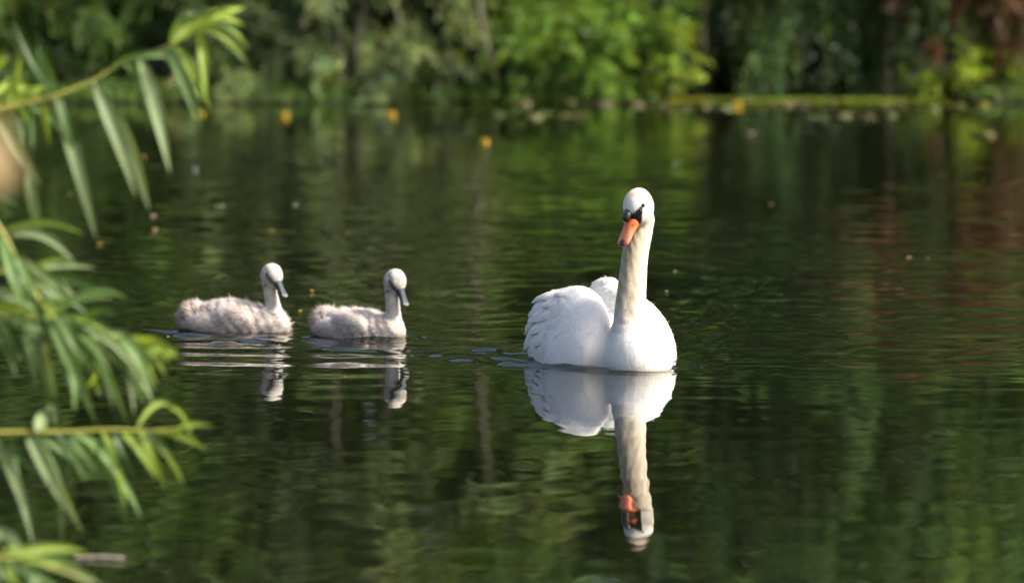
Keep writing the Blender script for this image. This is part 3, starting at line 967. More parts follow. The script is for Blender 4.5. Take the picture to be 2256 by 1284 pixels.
def strands(r, pts, nor, flow, length, lift, width, jit=0.25, bend=0.35, nj=0.12):
    """tapered down filaments; returns verts, [quads, tris], normals"""
    n = len(pts)
    fl = nrm(flow - (flow * nor).sum(-1, keepdims=True) * nor + r.normal(0, jit, (n, 3)))
    d0 = nrm(fl * (1 - lift) + nor * lift)
    d1 = nrm(d0 + fl * bend + r.normal(0, jit * 0.6, (n, 3)))
    L = length * r.uniform(0.6, 1.3, (n, 1))
    sv = nrm(np.cross(d0, nor + r.normal(0, 0.2, (n, 3)))) * width * 0.5
    base = pts - nor * 0.001
    m = base + d0 * L * 0.55
    tip = m + d1 * L * 0.5
    V = np.stack([base - sv, base + sv, m + sv * 0.8, m - sv * 0.8, tip], 1).reshape(-1, 3)
    o = (np.arange(n) * 5)[:, None]
    q = o + np.array([[0, 1, 2, 3]])
    t = o + np.array([[3, 2, 4]])
    N = np.repeat(nrm(nor + r.normal(0, nj, (n, 3)) + d0 * 0.15), 5, 0)
    return V, [q, t], N


def loft(sections, ax_o, B, S, Uu, n=18, power=2.3):
    """sections: (b, half_w, u_top, u_bot, s_shift)"""
    V = []
    th = np.linspace(0, 2 * math.pi, n, endpoint=False)
    for b_, hw, ut, ub in sections:
        cx = np.sign(np.cos(th)) * np.abs(np.cos(th)) ** (2 / power)
        cy = np.sign(np.sin(th)) * np.abs(np.sin(th)) ** (2 / power)
        um, uh = (ut + ub) / 2, (ut - ub) / 2
        V.append(ax_o + B * b_ + S * (cx * hw)[:, None] + Uu * (um + cy * uh)[:, None])
    m = len(sections)
    V = np.concatenate(V + [np.array([V[0].mean(0), V[-1].mean(0)])])
    i = np.arange(m - 1)[:, None] * n
    j = np.arange(n)[None, :]
    j2 = (j + 1) % n
    q = np.stack([i + j, i + j2, i + n + j2, i + n + j], -1).reshape(-1, 4)
    k = np.arange(n)
    t0 = np.stack([(k + 1) % n, k, np.full(n, m * n)], -1)
    t1 = np.stack([(m - 1) * n + k, (m - 1) * n + (k + 1) % n, np.full(n, m * n + 1)], -1)
    return V, [q, np.concatenate([t0, t1])]


def sphere(c, r, nu=14, nv=9):
    V = []
    for i in range(nv + 1):
        a = math.pi * i / nv
        for j in range(nu):
            b_ = 2 * math.pi * j / nu
            V.append((math.sin(a) * math.cos(b_), math.sin(a) * math.sin(b_), math.cos(a)))
    V = np.array(V) * np.asarray(r) + np.asarray(c)
    q = np.array([(i * nu + j, (i + 1) * nu + j, (i + 1) * nu + (j + 1) % nu, i * nu + (j + 1) % nu) for i in range(nv) for j in range(nu)])
    return V, q


M_SWAN = mat_attr("swan_plumage", rough=0.75, spec=0.15, sss=0.15, noise=0.06, nscale=55, bump=0.45, bdist=0.004, stretch=(1, 1, 0.4))
M_FEATHER = mat_attr("swan_feather", rough=0.7, spec=0.2, trans=0.15, noise=0.06, nscale=70, bump=0.4, bdist=0.003, stretch=(1, 1, 0.3))
M_BILL = mat_attr("bill_horn", rough=0.38, spec=0.5, noise=0.12, nscale=70, bump=0.1)
M_CBILL = mat_attr("cygnet_bill", rough=0.55, spec=0.2, noise=0.2, nscale=90)
M_EYE = mat_attr("eye", rough=0.08, spec=0.6, coat=0.5)
M_DOWN = mat_attr("cygnet_down", rough=0.85, spec=0.1, trans=0.25)
M_CYG = mat_attr("cygnet_body", rough=0.9, spec=0.1, sss=0.1, noise=0.2, nscale=40, bump=0.6, bdist=0.006)

# ------------------------------------------------------------------ swan
Y0 = SW[1]
neck_px = [(1397, 806, 0.060, 0.112), (1394, 772, 0.045, 0.090), (1389, 737, 0.025, 0.070), (1388, 700, 0.02, 0.0585), (1391, 650, 0.035, 0.0525),
           (1395, 602, 0.05, 0.0488), (1400, 556, 0.06, 0.0468), (1409, 515, 0.070, 0.0450), (1414, 484, 0.075, 0.0455)]
neck_p = [P(a, b_, Y0 + dy) for a, b_, dy, _ in neck_px]
neck_r = [q[3] for q in neck_px]
npath = spline(neck_p, 18)
nrad = np.interp(np.linspace(0, 1, 18), np.linspace(0, 1, len(neck_r)), neck_r)
HC = P(1408, 457, Y0 + 0.045)
hy, hp = rad(47), rad(55)
HS = np.array([math.cos(hy), -math.sin(hy), 0])
hf = np.array([-math.sin(hy), -math.cos(hy), 0])
HB = math.cos(hp) * hf + math.sin(hp) * np.array([0, 0, -1.0])
HU = math.sin(hp) * hf + math.cos(hp) * np.array([0, 0, 1.0])
HR = np.stack([HS, HB, HU], 1)
BR = np.stack([SW_S, SW_F, np.array([0, 0, 1.0])], 1)


def to_b(p): return (p - SWC) @ BR


def rotz(a):
    return np.array([[math.cos(a), -math.sin(a), 0], [math.sin(a), math.cos(a), 0], [0, 0, 1]])


def rotx(a):
    return np.array([[1, 0, 0], [0, math.cos(a), -math.sin(a)], [0, math.sin(a), math.cos(a)]])


def roty(a):
    return np.array([[math.cos(a), 0, math.sin(a)], [0, 1, 0], [-math.sin(a), 0, math.cos(a)]])


WR = {s: rotz(s * rad(4)) @ roty(-s * rad(24)) for s in (-1, 1)}


def wing_sdf(p):
    q = to_b(p)
    out = None
    for s in (-1, 1):
        d = ell(q, (s * (0.132 if s < 0 else 0.142), -0.03, 0.105), (0.072 if s < 0 else 0.080, 0.27, 0.176 if s < 0 else 0.150), WR[s])
        d = smin(d, ell(q, (s * 0.138, 0.08, 0.06), (0.072, 0.18, 0.15), WR[s]), 0.06)
        d = smin(d, ell(q, (s * (0.098 if s < 0 else 0.115), -0.25, 0.115 if s < 0 else 0.165), (0.062, 0.17, 0.115)), 0.05)
        out = d if out is None else np.minimum(out, d)
    return out


def body_sdf(p):
    q = to_b(p)
    d = ell(q, (0.004, -0.05, 0.0), (0.200, 0.38, 0.17))
    d = smin(d, ell(q, (0.012, 0.325, 0.025), (0.118, 0.125, 0.150)), 0.025)
    d = smin(d, ell(q, (0, -0.45, 0.10), (0.10, 0.14, 0.05), rotx(rad(-20))), 0.06)
    return d


def neck_sdf(p):
    d = chain(p, npath, nrad)
    h = ell(p, HC, (0.050, 0.058, 0.055), HR)
    h = smin(h, ell(p, HC + HB * 0.022 - HU * 0.018, (0.043, 0.042, 0.036), HR), 0.02)
    h = smin(h, ell(p, HC + HB * 0.034 + HU * 0.006, (0.029, 0.034, 0.031), HR), 0.022)
    h = smin(h, ell(p, HC + HU * 0.022 - HB * 0.012, (0.046, 0.05, 0.040), HR), 0.02)
    d = smin(d, h, 0.012)
    a = np.arctan2(p[:, 1] - SW[1] - 0.05, p[:, 0] - SW[0])
    return d + (0.0005 * np.sin(p[:, 2] * 95 + 3 * a) * np.sin(a * 5 + p[:, 2] * 20) + 0.0005 * np.sin(a * 11 + p[:, 2] * 37)) * (p[:, 2] < HC[2] - 0.07)


def swan_sdf(p):
    d = smin(body_sdf(p), wing_sdf(p), 0.035)
    return smin(d, neck_sdf(p), 0.028)


V, Q = surface_nets(swan_sdf, SWC + [-0.34, -0.46, -0.12], [SWC[0] + 0.36, SWC[1] + 0.56, 0.70], 0.0048)
r = np.random.default_rng(5)
root = empty("swan", SWC)
tag(root, "white adult swan with orange bill gliding towards the camera", "swan")
hd = (V - HC) @ HR                       # s, b, u
white = np.array([0.715, 0.70, 0.675]); cream = np.array([0.63, 0.565, 0.44]); crown_c = np.array([0.50, 0.40, 0.28])
zz = V[:, 2]


def neck_colour(p):
    """white breast, cream neck, stain and shadow-side shading painted grey-brown down its left front"""
    z = p[:, 2]
    nd = chain(p, npath, nrad)
    t = np.clip((z - 0.10) / 0.16, 0, 1) * np.clip(1 - (nd - 0.01) / 0.02, 0, 1)
    c = white * (1 - t[:, None]) + cream * t[:, None]
    cen = np.stack([np.interp(z, npath[:, 2], npath[:, i]) for i in range(2)], -1)
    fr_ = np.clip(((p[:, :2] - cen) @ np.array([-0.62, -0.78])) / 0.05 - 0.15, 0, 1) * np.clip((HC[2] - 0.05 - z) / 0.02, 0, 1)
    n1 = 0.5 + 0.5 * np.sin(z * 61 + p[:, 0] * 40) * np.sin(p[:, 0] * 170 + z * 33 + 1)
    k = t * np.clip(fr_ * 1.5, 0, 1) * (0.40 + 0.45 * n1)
    return c * (1 - k[:, None]) + np.array([0.26, 0.215, 0.15]) * k[:, None]  # grey-brown joins some staining with shade painted on the side away from the sun


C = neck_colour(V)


def cap_amount(p):
    """buff cap on the crown"""
    return (np.clip((p[:, 2] - HC[2] - 0.016) / 0.032, 0, 1) * 0.75)[:, None]


t = cap_amount(V)
C = C * (1 - t) + crown_c * t
# waterline soiling on the breast
t = (np.clip((0.035 - zz) / 0.03, 0, 1) * np.clip((to_b(V)[:, 1] - 0.25) / 0.1, 0, 1) * 0.45)[:, None]
C = C * (1 - t) + np.array([0.45, 0.36, 0.24]) * t
# black lores: wedge from the bill base to the eye
for s in (-1, 1):
    v = hd[:, 1] - 0.012
    uc = 0.030 - 0.42 * v
    near_head = (np.linalg.norm(V - HC, axis=1) < 0.11)
    dlt = np.maximum(np.abs(hd[:, 2] - uc) - (0.50 * v + 0.0025), -0.018 - hd[:, 2])
    dlt = np.minimum(dlt, np.linalg.norm(V - (HC + HB * 0.052 + HU * 0.034), axis=1) - 0.0195)
    m = np.clip(0.5 - dlt / 0.004, 0, 1) * np.clip((v + 0.004) / 0.004, 0, 1) * near_head * (np.sign(hd[:, 0]) == s)
    C = C * (1 - m[:, None]) + np.array([0.012, 0.012, 0.014]) * m[:, None]
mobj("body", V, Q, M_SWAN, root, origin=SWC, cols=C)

# bill
secs = []
for t in np.linspace(0, 1, 22):
    b_ = 0.034 + 0.127 * t
    hw = 0.0330 - 0.0080 * math.sin(min(1, t / 0.55) * math.pi / 2) + 0.0030 * math.exp(-((t - 0.78) / 0.18) ** 2)
    if t > 0.86: hw *= math.sqrt(max(0.02, 1 - ((t - 0.86) / 0.145) ** 2))
    ut = 0.033 * (1 - t) ** 1.5 + 0.0015 - 0.004 * max(0, t - 0.85) / 0.15
    ub = -0.030 + 0.019 * t
    secs.append((b_, hw, ut, ub))
BV, BF = loft(secs, HC, HB, HS, HU, n=28)
bd = (BV - HC) @ HR
tt = (bd[:, 1] - 0.034) / 0.127
orange = np.array([0.74, 0.145, 0.008]); pink = np.array([0.70, 0.21, 0.115])
C = orange * (1 - np.clip(tt[:, None] * 1.5 - 0.2, 0, 1)) + pink * np.clip(tt[:, None] * 1.5 - 0.2, 0, 1)
blk = np.array([0.012, 0.012, 0.013])
nail = np.clip((tt - 0.83) / 0.03, 0, 1) * np.clip((0.014 - np.abs(bd[:, 0])) / 0.003, 0, 1)
basek = np.clip((0.10 - tt) / 0.03, 0, 1) + np.clip((0.30 - tt) / 0.05, 0, 1) * np.clip((0.009 - np.abs(bd[:, 0])) / 0.003, 0, 1)
edge = np.clip((-0.021 + 0.015 * tt - bd[:, 2]) / 0.002, 0, 1) * np.clip((0.6 - tt) / 0.2, 0, 1)
nos = np.exp(-(((tt - 0.36) / 0.05) ** 2 + ((bd[:, 2] - 0.0085) / 0.0035) ** 2)) * (np.abs(bd[:, 0]) > 0.004)
ridge = np.clip((tt - 0.72) / 0.1, 0, 1) * np.clip((0.004 - np.abs(bd[:, 0])) / 0.002, 0, 1) * (bd[:, 2] > -0.006)
m = np.clip(nail + basek + edge * 0.15 + nos * 1.2 + ridge * 0.8, 0, 1)[:, None]
C = C * (1 - m) + blk * m
mobj("bill", BV, BF, M_BILL, root, origin=SWC, cols=C)
# knob at the base of the bill
KV, KQ = sphere((0, 0, 0), (0.0165, 0.025, 0.0155), 16, 12)
KV = (KV @ HR.T) + HC + HB * 0.056 + HU * 0.033
mobj("knob", KV, KQ, M_BILL, root, origin=SWC, cols=np.tile(blk, (len(KV), 1)))
for s in (-1, 1):
    ep = HC + HS * s * 0.06 + HB * 0.008 + HU * 0.031
    for _ in range(8):                                  # settle the eye onto the head's surface
        ep = ep - grad(swan_sdf, ep[None])[0] * swan_sdf(ep[None])[0]
    EV, EQ = sphere(ep - HS * s * 0.001, 0.0072)
    mobj("eye", EV, EQ, M_EYE, root, origin=SWC, cols=np.tile([0.01, 0.008, 0.007], (len(EV), 1)))

# covering feathers, laid on the wings and flanks like scales
def feathers(n, region, seed, len0, len1, wfac, lift, drop, md=0.017):
    r = np.random.default_rng(seed)
    pts = sample_surface(V, Q, max(n * 6, 2000), r)
    pts = pts[region(pts)]
    # spread them evenly: greedy thinning
    keep = []
    cell = {}
    for i, p in enumerate(pts):
        k = tuple((p / md).astype(int))
        ok = True
        for dx in (-1, 0, 1):
            for dy in (-1, 0, 1):
                for dz in (-1, 0, 1):
                    for j in cell.get((k[0] + dx, k[1] + dy, k[2] + dz), ()):
                        if np.sum((pts[j] - p) ** 2) < md * md: ok = False
        if ok:
            cell.setdefault(k, []).append(i); keep.append(i)
        if len(keep) >= n: break
    pts = pts[keep]
    q = to_b(pts)
    nor = grad(swan_sdf, pts)
    back = -SW_F[None] + np.array([0, 0, -1.0]) * drop(q)[:, None]
    fl = nrm(back - (back * nor).sum(-1, keepdims=True) * nor + r.normal(0, 0.10, (len(pts), 3)))
    sv = np.cross(fl, nor)
    f_ = np.clip((0.30 - q[:, 1]) / 0.6, 0, 1)
    L = (len0 + (len1 - len0) * f_) * r.uniform(0.8, 1.2, len(pts))
    ns, nw = 7, 5
    ss = np.linspace(0, 1, ns); ww = np.linspace(-1, 1, nw)
    prof = np.array([0.45, 0.8, 0.97, 1.0, 0.92, 0.68, 0.22])
    G = np.empty((len(pts), ns, nw, 3))
    off = np.empty((len(pts), ns, nw))
    for i in range(ns):
        for j in range(nw):
            ext = ss[i] + (0.0 if i < ns - 1 else 0.0)
            G[:, i, j] = pts + fl * (L * ext)[:, None] + sv * (L * wfac * 0.5 * prof[i] * ww[j])[:, None]
            off[:, i, j] = -0.002 + lift * (ss[i] ** 1.3) * (0.6 + 0.8 * r.random(len(pts))[:]) * (1 - 0.25 * ww[j] ** 2) if j == 2 else -0.002 + lift * (ss[i] ** 1.3) * (1 - 0.25 * ww[j] ** 2)
    flat = G.reshape(-1, 3)
    for _ in range(3):
        flat = flat - grad(swan_sdf, flat) * swan_sdf(flat)[:, None]
    off = off * (0.25 + 0.75 * np.clip((0.16 - q[:, 1]) / 0.25, 0, 1))[:, None, None]
    flat = flat + grad(swan_sdf, flat) * off.reshape(-1)[:, None]
    k = len(pts)
    base = (np.arange(k) * ns * nw)[:, None]
    ff = np.array([(i * nw + j, i * nw + j + 1, (i + 1) * nw + j + 1, (i + 1) * nw + j) for i in range(ns - 1) for j in range(nw - 1)])
    Fq = (base[:, :, None] + ff[None]).reshape(-1, 4)
    c = np.repeat(np.array([0.72, 0.705, 0.68]) * r.uniform(0.90, 1.04, (k, 1)), ns * nw, 0)
    return flat, Fq, c


def wing_region(p):
    q = to_b(p)
    return (wing_sdf(p) < 0.012) & (neck_sdf(p) > 0.03) & (p[:, 2] > 0.0) & (q[:, 1] < 0.11)


FV, FQ, FC = feathers(330, wing_region, 31, 0.085, 0.17, 0.46, 0.008, lambda q: 0.25 + 0.9 * np.clip((-0.05 - q[:, 1]) / 0.3, 0, 1), 0.024)
def rear_region(p):
    q = to_b(p)
    return wing_region(p) & (q[:, 1] < 0.02) & (q[:, 0] < -0.09) & (p[:, 2] > 0.10)


GV, GQ, GC = feathers(44, rear_region, 33, 0.11, 0.20, 0.34, 0.021, lambda q: 0.7 + 0.6 * np.clip((-0.05 - q[:, 1]) / 0.3, 0, 1), 0.05)
FQ = np.concatenate([FQ, GQ + len(FV)]); FV = np.concatenate([FV, GV]); FC = np.concatenate([FC, GC])
o = mobj("feathers", FV, FQ, M_FEATHER, root, origin=SWC, cols=FC)
o["kind"] = "stuff"
# fine nap on the neck and breast
pts = sample_surface(V, Q, 16000, r)
pts = pts[(neck_sdf(pts) < 0.03) & (np.linalg.norm(pts - HC - HB * 0.06, axis=1) > 0.05) & (pts[:, 2] > -0.01)]
nor = grad(swan_sdf, pts)
SV, SF, SN = strands(r, pts, nor, np.tile([0, 0, -1.0], (len(pts), 1)), 0.0085, 0.22, 0.0016)
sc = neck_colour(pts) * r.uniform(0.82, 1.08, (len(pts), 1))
kc = cap_amount(pts)
sc = sc * (1 - kc) + crown_c * kc
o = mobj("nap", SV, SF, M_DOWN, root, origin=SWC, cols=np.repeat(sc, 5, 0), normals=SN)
o["kind"] = "stuff"
# softer, longer fringe on wings and flanks
pts = sample_surface(V, Q, 2600, r)
pts = pts[(neck_sdf(pts) > 0.03) & (pts[:, 2] > -0.01)]
nor = grad(swan_sdf, pts)
SV, SF, SN = strands(r, pts + nor * 0.003, nor, np.tile(-SW_F + np.array([0, 0, -0.5]), (len(pts), 1)), 0.02, 0.04, 0.0016, jit=0.12)
o = mobj("fringe", SV, SF, M_DOWN, root, origin=SWC, cols=np.repeat(np.tile([0.72, 0.705, 0.68], (len(pts), 1)), 5, 0), normals=SN)
o["kind"] = "stuff"


# ------------------------------------------------------------------ cygnets
def cygnet(O, F, neck_px, dyn, head_px, head_yaw, bill_pitch, label, seed, hgt=0.112, k=0.95):
    r = np.random.default_rng(seed)
    S = np.array([-F[1], F[0], 0])
    if S[1] > 0: S = -S                                  # S points to the camera side
    R = np.stack([F, S, np.array([0, 0, 1.0])], 1)
    tob = lambda p: (p - O) @ R
    Yh = O[1] + dyn
    npts = [P(a, b_, Yh + d) for a, b_, d, _ in neck_px]
    npth = spline(npts, 18)
    nr_ = np.interp(np.linspace(0, 1, 18), np.linspace(0, 1, len(neck_px)), [q[3] * 0.94 for q in neck_px])
    hc = P(head_px[0], head_px[1], Yh)
    y, p_ = rad(head_yaw), rad(bill_pitch)
    f = np.array([math.sin(y), -math.cos(y), 0]); hs = np.array([math.cos(y), math.sin(y), 0])
    hb = math.cos(p_) * f + math.sin(p_) * np.array([0, 0, -1.0])
    hu = math.sin(p_) * f + math.cos(p_) * np.array([0, 0, 1.0])
    hr = np.stack([hs, hb, hu], 1)

    def neck(p):
        d = chain(p, npth, nr_)
        h = ell(p, hc, (0.040, 0.043, 0.0415), hr)
        h = smin(h, ell(p, hc + hb * 0.022 - hu * 0.004, (0.025, 0.030, 0.024), hr), 0.02)
        h = smin(h, ell(p, hc - hu * 0.010 + hb * 0.004, (0.042, 0.036, 0.030), hr), 0.015)
        return smin(d, h, 0.018)

    def body(p):
        q = tob(p) / np.array([k, k, 1.0])
        d = ell(q, (-0.01, 0, 0.012), (0.195, 0.105, hgt - 0.022))
        d = smin(d, ell(q, (-0.04, 0, 0.05), (0.12, 0.082, hgt - 0.055)), 0.04)
        d = smin(d, ell(q, (0.145, 0, 0.01), (0.068, 0.068, 0.072)), 0.04)
        d = smin(d, ell(q, (-0.185, 0, 0.056), (0.036, 0.055, 0.046), roty(rad(20))), 0.03)
        d = d + 0.0035 * np.sin(q[:, 0] * 70 + seed) * np.sin(q[:, 2] * 95 + q[:, 0] * 30) * np.sin(q[:, 1] * 60 + 1.0) + 0.002 * np.sin(q[:, 0] * 150 + q[:, 2] * 110)
        for s in (-1, 1):
            d = smin(d, ell(q, (0.015, s * 0.088, 0.055), (0.080, 0.024, 0.036), roty(rad(8))), 0.026)
            d = smin(d, ell(q, (-0.10, s * 0.085, 0.03), (0.07, 0.028, 0.036)), 0.018)
        return d

    def sdf(p):
        return smin(body(p), neck(p), 0.03)

    lo = np.array([O[0] - 0.27, O[1] - 0.24, -0.07]); hi = np.array([O[0] + 0.27, O[1] + 0.22, 0.31])
    V, Q = surface_nets(sdf, lo, hi, 0.0038)
    root = empty("cygnet", O)
    tag(root, label, "cygnet", "cygnets following the swan")
    pale = np.array([0.70, 0.65, 0.615]); pinkish = np.array([0.63, 0.54, 0.495]); headc = np.array([0.53, 0.495, 0.455])

    def colour(p):
        q = tob(p)
        hd = (p - hc) @ hr
        n1 = 0.5 + 0.5 * np.sin(q[:, 0] * 47 + seed) * np.sin(q[:, 2] * 60 + q[:, 1] * 30 + seed * 2)
        c = pale * n1[:, None] + pinkish * (1 - n1[:, None])
        tl = np.clip((-0.12 - q[:, 0]) / 0.06, 0, 1)[:, None]
        c = c * (1 - tl) + np.array([0.56, 0.45, 0.40]) * tl
        hn = np.clip(1 - neck(p) / 0.012, 0, 1)[:, None]
        c = c * (1 - hn) + headc * hn
        dark = np.array([0.07, 0.066, 0.062])
        nearh = (np.linalg.norm(p - hc, axis=1) < 0.07)
        # dark line from eye to bill, and a smudge behind the eye
        v = hd[:, 1] - 0.004
        m = np.clip(1 - np.abs(hd[:, 2] - (0.012 - 0.25 * v)) / 0.014, 0, 1) * np.clip(v / 0.006, 0, 1) * nearh * (np.abs(hd[:, 0]) > 0.012)
        m = np.maximum(m, 0.6 * np.clip(1 - np.abs(hd[:, 2] - 0.017) / 0.011, 0, 1) * (hd[:, 1] < 0.01) * np.clip((hd[:, 1] + 0.03) / 0.01, 0, 1) * nearh * (np.abs(hd[:, 0]) > 0.02))
        # grey crease under the cheek
        m = np.maximum(m, 0.55 * np.clip(1 - np.abs(hd[:, 1] - 0.034 - 0.2 * hd[:, 2]) / 0.007, 0, 1) * (hd[:, 2] < -0.022) * nearh)
        m = np.clip(m, 0, 1)[:, None]
        m = np.clip(m * 1.35, 0, 1)
        return c * (1 - m * 0.93) + dark * m * 0.93

    mobj("body", V, Q, M_CYG, root, origin=O, cols=colour(V))
    # bill
    secs = []
    for t in np.linspace(0, 1, 16):
        b_ = 0.032 + 0.084 * t
        hw = 0.0215 - 0.0068 * math.sin(min(1, t / 0.6) * math.pi / 2) + 0.0015 * math.exp(-((t - 0.85) / 0.12) ** 2)
        if t > 0.86: hw *= math.sqrt(max(0.03, 1 - ((t - 0.86) / 0.145) ** 2))
        secs.append((b_, hw, 0.0195 * (1 - t) ** 1.3 + 0.0012, -0.018 + 0.012 * t))
    BV, BF = loft(secs, hc, hb, hs, hu, n=22)
    bd = (BV - hc) @ hr
    tt = (bd[:, 1] - 0.032) / 0.084
    C = np.tile(np.array([0.038, 0.048, 0.058]), (len(BV), 1))
    top = np.clip((0.006 - np.abs(bd[:, 0])) / 0.003, 0, 1)[:, None] * 0.4
    C = C * (1 - top) + np.array([0.065, 0.078, 0.09]) * top
    nl = (np.clip((tt - 0.82) / 0.08, 0, 1))[:, None]
    C = C * (1 - nl) + np.array([0.16, 0.155, 0.18]) * nl
    ns_ = np.exp(-(((tt - 0.40) / 0.07) ** 2 + ((bd[:, 2] - 0.003) / 0.003) ** 2))[:, None] * (np.abs(bd[:, 0]) > 0.003)[:, None]
    bs = np.clip((0.12 - tt) / 0.06, 0, 1)[:, None]
    mm = np.clip(ns_ + bs * 0.8, 0, 1)
    C = C * (1 - mm) + np.array([0.012, 0.012, 0.013]) * mm
    mobj("bill", BV, BF, M_CBILL, root, origin=O, cols=C)
    for s in (-1, 1):
        ep = hc + hs * s * 0.045 + hb * 0.006 + hu * 0.013
        for _ in range(8):
            ep = ep - grad(sdf, ep[None])[0] * sdf(ep[None])[0]
        EV, EQ = sphere(ep - hs * s * 0.0008, 0.0062)
        mobj("eye", EV, EQ, M_EYE, root, origin=O, cols=np.tile([0.01, 0.008, 0.007], (len(EV), 1)))
    # down
    pts = sample_surface(V, Q, 46000, r)
    pts = pts[(pts[:, 2] > -0.005) & (np.linalg.norm(pts - hc - hb * 0.05, axis=1) > 0.026)]
    nor = grad(sdf, pts)
    q = tob(pts)
    isn = neck(pts) < 0.004
    flow = np.where(isn[:, None], np.array([0, 0, -1.0]), -F * 0.9 + np.array([0, 0, 0.05]))
    tail = np.clip((-0.13 - q[:, 0]) / 0.05, 0, 1)
    Ls = np.where(isn, 0.0055, 0.019 + 0.014 * tail + 0.014 * (r.random(len(pts)) > 0.94))[:, None]
    lf = np.where(isn, 0.35, 0.42 + 0.1 * tail)[:, None]
    SV, SF, SN = strands(r, pts, nor, flow, Ls, lf, 0.0013, jit=0.35, nj=0.2)
    tuft = 0.5 + 0.5 * np.sin(q[:, 0] * 80 + seed) * np.sin(q[:, 2] * 100 + q[:, 0] * 35)
    cc = colour(pts) * r.uniform(0.95, 1.14, (len(pts), 1)) * np.where(isn, 1.0, 0.90 + 0.2 * tuft)[:, None]
    o = mobj("down", SV, SF, M_DOWN, root, origin=O, cols=np.repeat(np.clip(cc, 0, 0.9), 5, 0), normals=SN)
    o["kind"] = "stuff"
    return root


cygnet(C1, C1_F, [(610, 716, 0.0, 0.047), (606, 694, 0.0, 0.0345), (602, 672, 0.002, 0.0295), (597, 650, 0.004, 0.0275), (593, 628, 0.006, 0.028)], -0.045, (599, 604), 48, 47,
       "grey downy cygnet at the rear, farther from the swan", 41)
cygnet(C2, C2_F, [(869, 728, 0.0, 0.045), (867, 704, 0.0, 0.0335), (866, 680, 0.002, 0.029), (864, 658, 0.004, 0.0275), (863, 640, 0.006, 0.028)], -0.085, (871, 617), 44, 55,
       "pinkish grey downy cygnet in front, nearer to the swan", 42, hgt=0.098, k=0.86)

# ------------------------------------------------------------------ near willow, left
M_WL = {
    "green": mat_leaf("willow_leaf_green", (0.12, 0.20, 0.065), trans=0.4, rough=0.5, spec=0.3),
    "pale": mat_leaf("willow_leaf_pale", (0.22, 0.29, 0.14), trans=0.38, rough=0.5, spec=0.3),
    "deep": mat_leaf("willow_leaf_deep", (0.055, 0.11, 0.028), trans=0.35, rough=0.4, spec=0.5),
    "lime": mat_leaf("willow_leaf_lime", (0.19, 0.27, 0.04), trans=0.4, rough=0.5, spec=0.3),
    "brown": mat_leaf("willow_leaf_withered", (0.62, 0.46, 0.27), trans=0.4, rough=0.6, spec=0.2),
}
WB = np.array([-3.2, 10.4, 0.16])
wroot = empty("willow_tree", WB)
tag(wroot, "willow with long narrow leaves reaching in from the near left bank", "tree")
fork = WB + np.array([0.15, 0.0, 0.9])
V, q = tube(spline([WB + [0, 0, -0.15], WB + [0.03, 0, 0.4], fork, WB + [0.1, 0.1, 2.2], WB + [-0.1, 0.2, 3.6]], 18), np.linspace(0.11, 0.03, 18), 10)
mobj("trunk", V, q, M_BARK, wroot, origin=WB)


def branch(pts_px, r0, r1, start):
    """twig seen in the picture, carried back to the trunk"""
    pts = [start] + [P(a, b_, Y) for a, b_, Y in pts_px]
    path = spline(pts, 8 * len(pts))
    V, q = tube(path, np.linspace(r0 * 1.4, r1 * 0.9, len(path)), 8)
    o = mobj("branch", V, q, M_TWIG, wroot, origin=WB)
    return o


def leaf(parent, b_, t_, Yb, Yt, wpx, kind, sag=0.12, seed=0, twist=0.0):
    r = np.random.default_rng(seed)
    p0 = P(b_[0], b_[1], Yb); p1 = P(t_[0], t_[1], Yt)
    Lv = p1 - p0
    L = np.linalg.norm(Lv)
    up = np.array([0, 0, 1.0])
    mid = (p0 + p1) / 2 + up * L * sag * (0.6 + 0.5 * abs(Lv[0]) / L) + np.array([0, r.normal(0, 0.03), 0])
    n = 10
    s = np.linspace(0, 1, n)[:, None]
    path = (1 - s) ** 2 * p0 + 2 * s * (1 - s) * (2 * mid - (p0 + p1) / 2) + s ** 2 * p1
    T = nrm(np.gradient(path, axis=0))
    view = np.array([0.15, -1.0, 0.25])
    sv = nrm(np.cross(T, view))
    nv = nrm(np.cross(sv, T))
    ang = (twist + r.normal(0, 0.22)) + np.linspace(-0.25, 0.35, n) * r.uniform(-1, 1)
    sv2 = sv * np.cos(ang)[:, None] + nv * np.sin(ang)[:, None]
    nv2 = -sv * np.sin(ang)[:, None] + nv * np.cos(ang)[:, None]
    wd = wpx / FPX * Yb * 0.38
    u = np.linspace(0, 1, n)
    prof = np.sin(math.pi * np.clip(u, 0, 1) ** 0.75) ** 0.8 * 1.02
    prof[0] = 0.12; prof[-1] = 0.02
    fold = 0.5
    rows = []
    for k, w_ in enumerate((-1, -0.5, 0, 0.5, 1)):
        rows.append(path + sv2 * (wd * prof * w_)[:, None] + nv2 * (wd * prof * fold * abs(w_))[:, None])
    V = np.stack(rows, 1).reshape(-1, 3)
    F = np.array([(i * 5 + j, i * 5 + j + 1, (i + 1) * 5 + j + 1, (i + 1) * 5 + j) for i in range(n - 1) for j in range(4)])
    c = np.ones((len(V), 3)) * r.uniform(0.8, 1.2)
    c[2::5] *= 1.35                                        # paler midrib
    return mobj("leaf", V, F, M_WL[kind], parent, origin=WB, cols=c)


